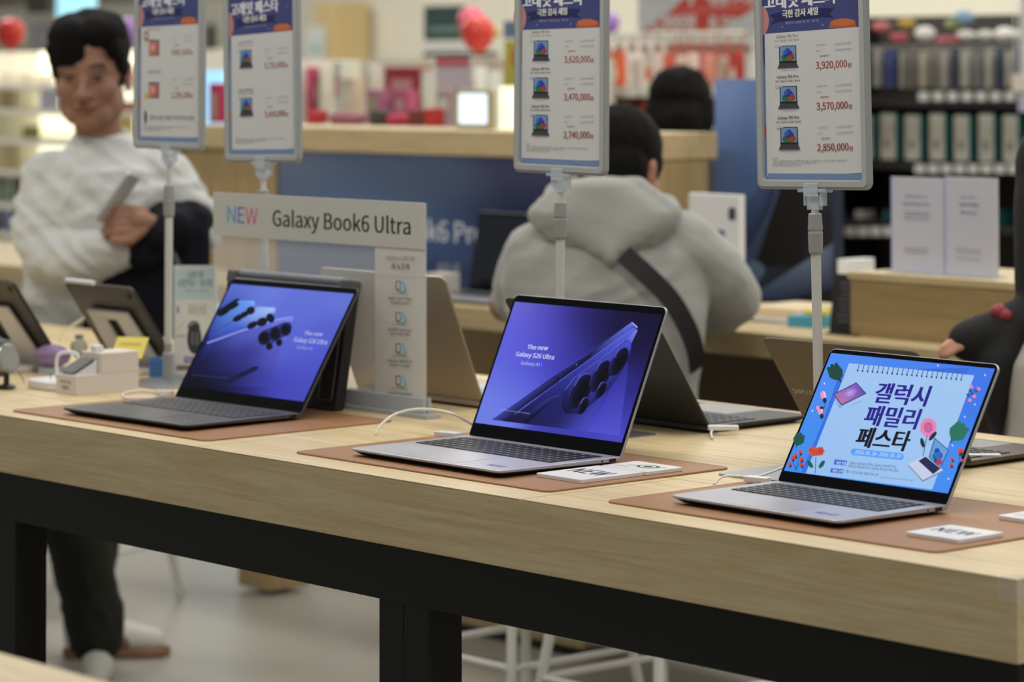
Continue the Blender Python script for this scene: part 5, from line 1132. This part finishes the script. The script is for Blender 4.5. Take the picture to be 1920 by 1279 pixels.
def head_parts(bm, mx, s=1.0, face=True):
    """head about 0.235 m tall; frame: x to its side, -y forward, z up, origin between the ears"""
    def E(c, r, sub=3): ellipsoid(bm, mx @ Vector(tuple(q*s for q in c)), tuple(q*s for q in r), mx.to_3x3().to_4x4(), sub)
    E((0, .012, .040), (.076, .094, .080)); E((0, -.022, .012), (.068, .066, .075)); E((0, -.030, -.038), (.058, .058, .060)); E((0, -.042, -.078), (.040, .040, .036)); E((0, -.062, -.094), (.022, .022, .018))
    for sx in (-1, 1):
        E((sx*.047, -.014, -.060), (.023, .044, .040)); E((sx*.040, -.060, -.024), (.027, .024, .026)); E((sx*.030, -.045, -.078), (.024, .028, .026))
        E((sx*.075, .012, -.008), (.008, .019, .032)); E((sx*.079, .018, .006), (.007, .015, .018)); E((sx*.076, .006, -.034), (.006, .009, .010))
        E((sx*.032, -.080, .022), (.026, .010, .008))           # brow ridge
        E((sx*.031, -.074, .002), (.017, .012, .010))           # eye
        E((sx*.014, -.094, -.034), (.009, .009, .007))          # nostril wing
    if face:
        limb(bm, [mx @ (Vector((0, -.078, .012))*s), mx @ (Vector((0, -.093, -.012))*s), mx @ (Vector((0, -.106, -.032))*s)], [.008*s, .009*s, .012*s], 10)
        E((0, -.086, -.058), (.025, .011, .0055)); E((0, -.084, -.067), (.021, .011, .0065)); E((0, -.078, -.050), (.020, .010, .010))
def skin_color(mxs, tone, s=1.0):
    inv = [m.inverted() for m in mxs]
    def f(p):
        for iv in inv:
            q = (iv @ p)/s
            if abs(q.x) < .09 and -.13 < q.y < 0 and -.13 < q.z < .12:
                ax = abs(q.x)
                if ((ax-.030)/.021)**2+((q.z-.024-.004*(1-(ax-.03)**2/.0004))/.0045)**2 < 1 and q.y < -.05: return (58, 42, 36)
                if ((ax-.031)/.0065)**2+((q.z-.001)/.0042)**2 < 1 and q.y < -.05: return (34, 24, 22)
                if ((ax-.031)/.0155)**2+((q.z-.001)/.0042)**2 < 1 and q.y < -.05: return (122, 104, 94)
                if ((ax-.031)/.018)**2+((q.z-.0065)/.0022)**2 < 1 and q.y < -.05: return (74, 50, 42)
                if (q.x/.024)**2+((q.z+.0625)/.0085)**2 < 1 and q.y < -.06: return (124, 76, 68)
                if (q.x/.024)**2+((q.z+.0625)/.0016)**2 < 1 and q.y < -.06: return (84, 48, 44)
        return tone
    return f
def hand(bm, wrist, palm, dirn, nrm, side, curl=.9, s=1.0, L=(.070, .078, .073, .058), thumb_in=.4):
    """palm slab, four fingers of different lengths bending toward nrm, thumb leaving the side of the palm near its base"""
    w, p = Vector(wrist), Vector(palm); d = Vector(dirn).normalized(); n_ = Vector(nrm); n_ = (n_-d*n_.dot(d)).normalized(); x = d.cross(n_)*side
    cap(bm, w, p-d*.02*s, .024*s, .026*s)
    for k in range(4):
        o = x*(.030-.020*k)*s; cap(bm, p-d*.030*s+o*.8, p+d*.030*s+o, .013*s, .0105*s, 12)
    for k in range(4):
        o = x*(.031-.0205*k)*s; base = p+d*.034*s+o; l = L[k]*s; c = curl*(1+.08*k); cur = base; dd = d.copy(); r0 = (.0098, .0098, .0094, .0084)[k]*s
        for j, fr in enumerate((.45, .30, .25)):
            ang = c*(.55, .75, .5)[j]; dd = (dd*math.cos(ang)+n_*math.sin(ang)).normalized() if j == 0 else (dd*math.cos(ang)+(n_-dd*n_.dot(dd)).normalized()*math.sin(ang)).normalized()
            nx = cur+dd*l*fr; cap(bm, cur, nx, r0*(1-.06*j), r0*(1-.06*(j+1)), 12); cur = nx
    b = p-d*.022*s+x*.030*s; t1 = b+(x*.62+d*.55+n_*thumb_in)*.032*s; t2 = t1+(x*.15+d*.85+n_*thumb_in*1.2)*.030*s; t3 = t2+(d*.9+n_*thumb_in*1.4-x*.1)*.022*s
    limb(bm, [b, t1, t2, t3], [.0145*s, .0120*s, .0105*s, .0090*s], 12)
def person(px, py, D, label):
    p = ond(px, py, D); r = empty('person', (p.x, p.y, 0), YAW, label, 'person'); return r

# ---- standing man, left: body frame x = right in the photo, y = away, z = up
r = person(180, 1285, 7.2, 'standing person in a pale grey sweatshirt holding a phone, dark jacket over the arm')
HM = Matrix.Translation((-.012, -.02, 1.487)) @ Matrix.Rotation(-.07, 4, 'Z') @ Matrix.Rotation(.14, 4, 'X') @ Matrix.Rotation(-.03, 4, 'Y')
HS = 1.13
bm = BM(); head_parts(bm, HM, HS)
limb(bm, [(-.012, .01, 1.42), (.004, .035, 1.31), (.008, .04, 1.26)], [.056, .058, .07])
loft(bm, [(.005, .03, .80, .12, .09), (.005, .03, .88, .14, .10), (.01, .03, .98, .135, .10), (.01, .03, 1.12, .155, .11), (.01, .03, 1.22, .16, .10), (.01, .035, 1.28, .10, .07), (.01, .04, 1.30, .06, .05)])
SHR, ELR, WRR = (-.130, .03, 1.235), (-.135, -.03, 1.03), (.10, -.165, 1.085)
SHL, ELL, WRL = (.165, .04, 1.235), (.235, .02, 1.06), (.170, -.155, 1.118)
limb(bm, [SHR, ELR, WRR], [.05, .042, .027]); limb(bm, [SHL, ELL, WRL], [.05, .042, .027])
limb(bm, [(-.05, .02, .82), (-.055, -.01, .45), (-.01, .03, .09)], [.085, .058, .042]); limb(bm, [(.03, .05, .82), (-.02, .22, .45), (-.085, .36, .09)], [.085, .058, .042])
cap(bm, (-.01, .03, .07), (0, -.07, .042), .030, .022); cap(bm, (-.085, .36, .07), (.02, .345, .042), .030, .022)
hand(bm, WRL, (.108, -.205, 1.140), (-1, -.10, .02), (.05, .35, -.12), 1, 1.2, .98, thumb_in=.0)
hand(bm, WRR, (.165, -.125, 1.11), (.75, .15, .60), (.2, .2, -.5), 1, .5, .95)
body = skin('body', bm, SKIN_ATTR(), .0042, r, 2, color=skin_color([HM], (146, 108, 90), HS)); 
# hair
bm = BM()
def HE(c, rr_): ellipsoid(bm, HM @ (Vector(c)*HS), tuple(q*HS for q in rr_), HM.to_3x3().to_4x4(), 4)
HE((0, .026, .056), (.082, .094, .084)); HE((.038, -.005, .094), (.046, .066, .042)); HE((-.034, -.005, .092), (.050, .066, .042)); HE((-.028, -.040, .088), (.052, .052, .040)); HE((.03, -.030, .092), (.050, .055, .038)); HE((-.040, -.070, .064), (.040, .020, .030)); HE((-.022, -.076, .070), (.024, .018, .022)); HE((-.064, -.030, .045), (.018, .045, .040)); HE((.060, -.050, .066), (.016, .024, .028)); HE((.070, -.022, .040), (.013, .030, .040)); HE((-.074, -.012, .022), (.011, .018, .030)); HE((.074, -.008, .022), (.010, .016, .028)); HE((0, .06, .01), (.070, .055, .07))
for k in range(26):
    t = -1+2*k/25; x_ = -.068+.068*(k/25); HE((x_, -.080+.3*max(0, -x_-.03), .050+.012*(k/25)-.010*(k % 3)*.5), (.006, .008, .020))
hm = M('black_hair', (15, 14, 14), .75, spec=.12, bump=.5, noise_scale=120)
skin('hair', bm, hm, .005, r, 1, disp=folds(.007, (30, 30, 10), 2))
# sweatshirt
bm = BM()
loft(bm, [(-.005, .03, .855, .150, .118), (-.004, .03, .885, .172, .135), (0, .03, .93, .184, .142), (.0, .03, 1.04, .182, .142), (.008, .03, 1.14, .190, .145), (.012, .03, 1.21, .195, .135), (.012, .035, 1.262, .165, .11), (.008, .04, 1.302, .105, .085), (.005, .038, 1.335, .064, .064)])
limb(bm, [(-.108, .03, 1.232), (-.124, .0, 1.14), (-.118, -.045, 1.060), (-.03, -.115, 1.035), (.070, -.150, 1.062)], [.076, .078, .074, .066, .048])
limb(bm, [(.150, .04, 1.232), (.215, .04, 1.14), (.238, .005, 1.08), (.225, -.06, 1.09), (.185, -.13, 1.105)], [.080, .068, .060, .045, .034])
def sleeve(p, n_):
    base = folds(.018, (8, 8, 12), 5)(p, n_)
    q = Vector((p.x, p.y, p.z)); w_ = 1-abs(noise.noise(Vector((p.x*5+p.z*3, p.y*5, (p.z+p.x*.75)*22))))*3
    m_ = 1.0 if (p.x < .02 and 1.0 < p.z < 1.26) else .3
    return base+.0075*max(w_, -.6)*m_
SW = M('pale_sweatshirt', (194, 196, 194), .85, sheen=.3, bump=.1, noise_scale=300)
skin('sweatshirt', bm, SW, .006, r, 2, disp=sleeve)
bm = BM(); loft(bm, [(-.005, .03, .835, .148, .118), (-.005, .03, .862, .152, .121), (-.005, .03, .868, .148, .118)]); 
skin('hem_band', bm, M('grey_rib', (150, 152, 152), .85), .006, r, 1)
bm = BM()
for k in range(24):
    t = 2*PI*k/24; t2 = 2*PI*(k+1)/24; f_ = lambda t: Vector((.004+.066*math.cos(t), .036+.066*math.sin(t), 1.330-.012*math.sin(-t)*1+(.010*math.sin(t))))
    cap(bm, f_(t), f_(t2), .0085, .0085, 8)
skin('collar', bm, SW, .004, r, 1)
a = Art(z=0); a.text('YA', 0, 0, .022, 0, -.010, (110, 112, 116), .01); a.line(-.002, -.006, .026, -.006, .001, (120, 122, 126)); o = a.build('chest_print', PRINT(), r); o.matrix_local = Matrix.Translation((.118, -.128, 1.222)) @ Matrix.Rotation(.35, 4, 'Z') @ Matrix.Rotation(PI/2-.12, 4, 'X')
# trousers and shoes
bm = BM()
loft(bm, [(0, .03, .78, .150, .115), (0, .03, .84, .150, .116), (0, .03, .88, .146, .112)])
limb(bm, [(-.055, .01, .80), (-.048, -.01, .55), (-.045, -.01, .38), (-.025, .02, .24), (-.010, .03, .165), (-.002, .02, .115)], [.098, .088, .084, .072, .074, .068]); limb(bm, [(.02, .06, .80), (-.02, .20, .50), (-.06, .30, .28), (-.082, .355, .13)], [.098, .085, .072, .060])
skin('trousers', bm, M('dark_green_trousers', (40, 42, 34), .85), .006, r, 2, disp=folds(.010, (9, 9, 12), 11))
def shoe(mx, nm_label):
    e = bpy.data.objects.new('shoe', None); C.objects.link(e); e.parent = r; e.matrix_local = mx; e.empty_display_size = .05
    bm = BM(); pts = [(-.036, -.03), (-.043, -.11), (-.049, -.17), (-.039, -.215), (0, -.235), (.037, -.215), (.046, -.16), (.040, -.08), (.036, -.02), (.028, .030), (0, .042), (-.028, .030)]
    prism(bm, pts, 0, .026); obj('sole', bm, M('gum_sole', (142, 108, 82), .6), e, bevel=.006)
    bm = BM(); cap(bm, (0, -.0, .052), (0, -.10, .054), .040, .042); cap(bm, (0, -.10, .054), (-.002, -.19, .042), .042, .030); cap(bm, (0, -.0, .06), (0, .0, .095), .040, .042)
    skin('upper', bm, M('shoe_white', (226, 226, 216), .6), .005, e, 2)
    bm = BM()
    for k in range(5): tube(bm, [(-.026, -.055-.022*k, .075-.004*k), (0, -.060-.022*k, .089-.005*k), (.026, -.055-.022*k, .075-.004*k)], .0035, 6)
    obj('laces', bm, M('lace_dark', (120, 126, 120), .7), e)
shoe(Matrix.Translation((.0, .03, 0)) @ Matrix.Rotation(.10, 4, 'Z'), 'front'); shoe(Matrix.Translation((-.095, .36, 0)) @ Matrix.Rotation(PI/2+.08, 4, 'Z'), 'rear')
MAN = r.location.copy(); RZ = Matrix.Translation(MAN) @ Matrix.Rotation(YAW, 4, 'Z')
# phone and jacket: held things
ph = empty('phone', RZ @ Vector((.075, -.200, 1.192)), 0, 'slim silver phone held up in the hand of the standing person', 'phone')
ph.rotation_euler = (RZ @ Matrix.Rotation(.62, 4, 'Y') @ Matrix.Rotation(1.15, 4, 'Z')).to_euler()
bm = BM(); prism(bm, rr(.066, .138, .008, 4), -.004, .004, axis='y'); obj('casing', bm, M('phone_silver', (206, 208, 210), .35, metal=.4), ph, bevel=.0015)
bm = BM(); prism(bm, rr(.062, .134, .007, 4), .004, .0048, axis='y'); obj('screen', bm, BLACKG, ph)
jk = empty('jacket', RZ @ Vector((.14, -.08, .6)), YAW, 'dark navy jacket draped over the forearm of the standing person', 'jacket')
bm = BM(); o_ = Vector((.14, -.08, .6))
loft(bm, [tuple(q-w for q, w in zip(t[:3], o_))+t[3:] for t in [(.140, -.075, .66, .100, .045), (.125, -.08, .74, .125, .055), (.120, -.085, .86, .150, .060), (.135, -.085, .96, .150, .062), (.165, -.085, 1.04, .120, .060), (.190, -.085, 1.11, .098, .062), (.205, -.08, 1.155, .082, .060), (.205, -.075, 1.180, .055, .045)]])
limb(bm, [Vector((.135, -.150, 1.065))-o_, Vector((.20, -.115, 1.12))-o_, Vector((.245, -.03, 1.13))-o_], [.050, .062, .045]); cap(bm, Vector((.168, -.175, 1.10))-o_, Vector((.20, -.15, 1.125))-o_, .040, .045)
limb(bm, [Vector((.05, -.10, .93))-o_, Vector((-.0, -.10, .80))-o_], [.05, .04])
JM = M('navy_cloth', (16, 17, 26), .85, spec=.2)
skin('cloth', bm, JM, .006, jk, 2, disp=folds(.012, (11, 11, 3.5), 4))
bm = BM(); tube(bm, [Vector((.185, -.152, 1.10))-o_, Vector((.215, -.158, 1.03))-o_, Vector((.235, -.152, .95))-o_], .006, 8); obj('piping', bm, M('grey_piping', (92, 94, 98), .7), jk)

# ---- seated person in the grey hoodie, seen from behind
r = person(1165, 1000, 6.5, 'seated person in a grey hoodie seen from behind, black strap across the back'); r.location.z = 0
HM = Matrix.Translation((.006, .060, 1.268)) @ Matrix.Rotation(PI-.45, 4, 'Z') @ Matrix.Rotation(.30, 4, 'X')
bm = BM(); head_parts(bm, HM, 1.04)
limb(bm, [(.0, .05, 1.26), (-.005, .02, 1.17)], [.056, .062])
loft(bm, [(-.02, -.02, .63, .15, .12), (-.02, -.02, .72, .155, .11), (-.03, -.01, .88, .15, .10), (-.03, .0, 1.04, .17, .10), (-.03, .0, 1.12, .15, .08), (-.02, .01, 1.18, .08, .05)])
for s, el, wr in ((1, (.225, .12, .975), (.13, .36, .945)), (-1, (-.25, .12, .97), (-.13, .38, .945))):
    limb(bm, [(s*.165-.02, .0, 1.10), el, wr], [.052, .042, .027]); hand(bm, wr, (wr[0]-s*.05, wr[1]+.075, .935), (-s*.4, .9, 0), (0, 0, -1), -s, .5)
for s in (1, -1):
    limb(bm, [(s*.08-.02, .0, .70), (s*.12-.02, .40, .69), (s*.10-.02, .36, .30), (s*.10-.02, .34, .27)], [.085, .06, .045, .04]); cap(bm, (s*.10-.02, .34, .26), (s*.10-.02, .45, .25), .035, .03)
skin('body', bm, SKIN_ATTR(), .0055, r, 2, color=skin_color([HM], (170, 118, 96), 1.04))
bm = BM()
def HE(c, rr_): ellipsoid(bm, HM @ (Vector(c)*1.06), tuple(q*1.06 for q in rr_), HM.to_3x3().to_4x4(), 4)
HE((0, .018, .052), (.084, .100, .086)); HE((0, .050, .0), (.076, .066, .080)); HE((0, .064, -.045), (.054, .040, .040)); HE((0, -.05, .075), (.062, .045, .045)); HE((-.072, -.005, .020), (.013, .026, .036)); HE((.072, -.005, .020), (.013, .026, .036))
skin('hair', bm, hm, .005, r, 1, disp=folds(.004, (38, 38, 14), 8))
HG = M('grey_hoodie_cloth', (158, 159, 154), .9, sheen=.3, bump=.12, noise_scale=250)
bm = BM()
loft(bm, [(-.025, -.02, .62, .185, .15), (-.028, -.02, .68, .192, .155), (-.03, -.02, .80, .200, .158), (-.03, -.015, .92, .214, .160), (-.035, -.005, 1.02, .228, .152), (-.035, .0, 1.09, .222, .135), (-.03, .005, 1.15, .17, .10), (-.02, .01, 1.20, .10, .07)])
limb(bm, [(.135, .0, 1.105), (.200, .05, 1.045), (.248, .115, .985), (.235, .17, .962), (.13, .37, .955)], [.078, .078, .068, .062, .046])
limb(bm, [(-.19, .0, 1.09), (-.215, .06, 1.01), (-.225, .12, .975), (-.13, .37, .955)], [.070, .066, .060, .046])
skin('hoodie', bm, HG, .0065, r, 3, disp=folds(.014, (6, 6, 10), 21))
bm = BM()   # hood lying on the back: wide roll round the neck hanging to a soft point
def ho(t): return Vector((-.020+.118*math.cos(t), -.020+.070*math.sin(t), 1.205-.012*math.cos(t)-(.055*max(0, -math.sin(t)))))
for k in range(26):
    t, t2 = 2*PI*k/26, 2*PI*(k+1)/26; rr_ = lambda t: .030+.014*max(0, -math.sin(t)); cap(bm, ho(t), ho(t2), rr_(t), rr_(t2), 12)
for k in range(9):
    f = k/8; zz_ = 1.232-.138*f; wd = (.070+.075*min(1, f/.38))*(1-max(0, (f-.38)/.62)**1.5)+.026; cx_ = -.044+.018*f; cap(bm, (cx_-wd*.84, -.070-.030*f, zz_-.003), (cx_+wd*.84, -.070-.030*f, zz_+.003), .026, .026, 12); ellipsoid(bm, (cx_, -.080-.034*f, zz_), (wd*.9, .050, .030))
skin('hood', bm, HG, .0055, r, 14, disp=folds(.007, (7, 7, 9), 31))
bm = BM(); P = bez([(.0, -.165, 1.10), (.045, -.184, 1.060), (.095, -.188, 1.010), (.130, -.180, .955), (.152, -.160, .900), (.160, -.13, .85)], 8)
rings = []
for i, p in enumerate(P):
    d = (P[min(i+1, len(P)-1)]-P[max(i-1, 0)]).normalized(); n_ = Vector((p.x+.03, p.y+.01, 0)); n_ = Vector((n_.x/.05, n_.y/.024, 0)).normalized(); sd = d.cross(n_).normalized()
    rings.append([bm.verts.new(p+sd*q*.021+n_*w_*.004) for q, w_ in ((-1, -1), (1, -1), (1, 1), (-1, 1))])
for A_, B_ in zip(rings, rings[1:]):
    for k in range(4): bm.faces.new((A_[k], A_[(k+1) % 4], B_[(k+1) % 4], B_[k]))
bm.faces.new(rings[0]); bm.faces.new(rings[-1]); obj('bag_strap', bm, M('black_webbing', (24, 24, 24), .7), r)
bm = BM(); 
for s in (1, -1): limb(bm, [(s*.08-.02, .0, .70), (s*.12-.02, .40, .69), (s*.10-.02, .36, .32)], [.10, .075, .060])
skin('trousers', bm, M('dark_trousers', (40, 40, 44), .85), .008, r, 2, disp=folds(.008, (9, 9, 9), 12))

# ---- dark-haired person far behind the counter
r = person(1278, 190, 9.0, 'person with dark wavy hair seen from behind, beyond the tall counter')
HM = Matrix.Translation((0, 0, 1.375)) @ Matrix.Rotation(PI-.5, 4, 'Z') @ Matrix.Rotation(.1, 4, 'X')
bm = BM(); head_parts(bm, HM); limb(bm, [(0, .02, 1.32), (0, .03, 1.20)], [.055, .06])
loft(bm, [(0, .03, .75, .15, .11), (0, .03, .95, .15, .10), (0, .03, 1.12, .17, .10), (0, .03, 1.20, .13, .08), (0, .03, 1.24, .07, .06)])
for s in (1, -1): limb(bm, [(s*.16, .03, 1.15), (s*.20, .06, .92), (s*.12, .25, .90)], [.05, .04, .028]); limb(bm, [(s*.09, .03, .75), (s*.11, .05, .42), (s*.10, .05, .06)], [.085, .055, .04]); hand(bm, (s*.12, .25, .90), (s*.10, .32, .89), (0, 1, 0), (0, 0, -1), -s, .5)
skin('body', bm, SKIN_ATTR(), .0065, r, 2, color=skin_color([HM], (190, 140, 120)))
bm = BM()
def HE(c, rr_): ellipsoid(bm, HM @ Vector(c), rr_, HM.to_3x3().to_4x4(), 4)
HE((0, .02, .045), (.092, .108, .088)); HE((0, .055, -.03), (.094, .075, .085)); HE((-.05, .03, -.08), (.042, .05, .05)); HE((.05, .03, -.08), (.045, .05, .05)); HE((0, .06, -.10), (.07, .045, .04)); HE((.078, .0, -.02), (.03, .045, .07)); HE((-.078, .0, -.02), (.03, .045, .07))
skin('hair', bm, M('dark_brown_hair', (20, 17, 16), .75, spec=.12, bump=.5, noise_scale=90), .006, r, 1, disp=folds(.014, (18, 18, 12), 3))
bm = BM(); loft(bm, [(0, .03, .78, .19, .14), (0, .03, .95, .18, .13), (0, .03, 1.12, .20, .13), (0, .03, 1.20, .16, .10), (0, .03, 1.25, .08, .07)])
for s in (1, -1): limb(bm, [(s*.16, .03, 1.16), (s*.21, .06, .93), (s*.13, .23, .91)], [.07, .06, .042])
skin('top', bm, M('dark_grey_top', (56, 52, 54), .85), .008, r, 2, disp=folds(.008, (8, 8, 8), 2))
bm = BM()
for s in (1, -1): limb(bm, [(s*.09, .03, .78), (s*.11, .05, .42), (s*.10, .05, .07)], [.11, .085, .07])
skin('trousers', bm, M('dark_trousers'), .009, r, 2)

# ---- person cut off by the right edge: black sleeve, pale coat
r = person(2136, 1000, 5.45, 'person cut off at the right edge in a pale coat, black sleeve reaching left')
HM = Matrix.Translation((0, .02, 1.56)) @ Matrix.Rotation(.5, 4, 'Z'); bm = BM(); head_parts(bm, HM); limb(bm, [(0, .03, 1.50), (0, .03, 1.38)], [.055, .06])
loft(bm, [(0, .03, .82, .13, .10), (0, .03, 1.0, .13, .10), (0, .03, 1.2, .16, .10), (0, .03, 1.34, .14, .08), (0, .03, 1.40, .07, .06)])
WR4 = (-.325, -.03, .995); limb(bm, [(-.15, .03, 1.32), (-.175, -.02, 1.03), WR4], [.05, .042, .027]); limb(bm, [(.15, .03, 1.32), (.20, .03, 1.05), (.18, -.12, .90)], [.05, .042, .027])
hand(bm, WR4, (-.335, -.03, .995), (-1, 0, -.05), (0, 0, -1), 1, 1.1, .55); hand(bm, (.18, -.12, .90), (.17, -.18, .86), (0, -.6, -.7), (-1, 0, 0), 1, .5)
for s in (1, -1): limb(bm, [(s*.08, .03, .82), (s*.09, .02, .45), (s*.09, .04, .08)], [.085, .055, .04]); cap(bm, (s*.09, .03, .05), (s*.09, -.12, .035), .036, .03)
skin('body', bm, SKIN_ATTR(), .006, r, 2, color=skin_color([HM], (196, 142, 116)))
bm = BM(); ellipsoid(bm, HM @ Vector((0, .025, .055)), (.09, .10, .088), sub=4); ellipsoid(bm, HM @ Vector((0, .06, -.02)), (.082, .06, .085), sub=4); skin('hair', bm, hm, .007, r, 1)
bm = BM(); loft(bm, [(-.08, .00, .42, .205, .17), (-.08, .0, .60, .20, .16), (-.075, -.02, .82, .195, .15), (-.070, -.03, .96, .185, .15), (-.050, -.02, 1.02, .165, .14), (-.02, .02, 1.10, .14, .12), (0, .03, 1.2, .16, .12), (0, .03, 1.34, .15, .10), (0, .03, 1.41, .08, .07)]); limb(bm, [(.15, .03, 1.32), (.20, .03, 1.05), (.18, -.10, .92)], [.07, .06, .045])
skin('coat', bm, M('pale_coat', (190, 184, 172), .85), .008, r, 2, disp=folds(.010, (9, 9, 4), 7))
bm = BM(); limb(bm, [(-.150, .03, 1.32), (-.170, -.02, 1.04), (-.26, -.03, 1.01), (-.318, -.03, .997)], [.070, .056, .048, .040]); loft(bm, [(-.270, -.05, .74, .010, .03), (-.270, -.05, .84, .012, .04), (-.270, -.05, .92, .036, .045), (-.262, -.05, .97, .044, .045), (-.245, -.04, 1.02, .036, .04)])
skin('black_sleeve', bm, M('black_cloth', (22, 22, 24), .8), .007, r, 2, disp=folds(.008, (10, 10, 6), 9))
bm = BM(); tube(bm, bez([(-.250, -.150, .76), (-.235, -.160, .80), (-.205, -.170, .84), (-.16, -.175, .88)], 6), .009, 8); obj('red_strap', bm, M('dark_red_strap', (130, 48, 44), .7), r)
RZ = Matrix.Translation(r.location) @ Matrix.Rotation(YAW, 4, 'Z')
q = RZ @ Vector((-.262, -.05, 1.052)); bm = BM(); ellipsoid(bm, (0, 0, 0), (.018, .014, .014)); ellipsoid(bm, (.014, 0, -.006), (.014, .012, .012)); tag(obj('coin_purse', bm, M('red_purse', (150, 52, 56), .5), loc=q, smooth=True), 'small dark red round purse resting on the black sleeve at the right', 'purse')
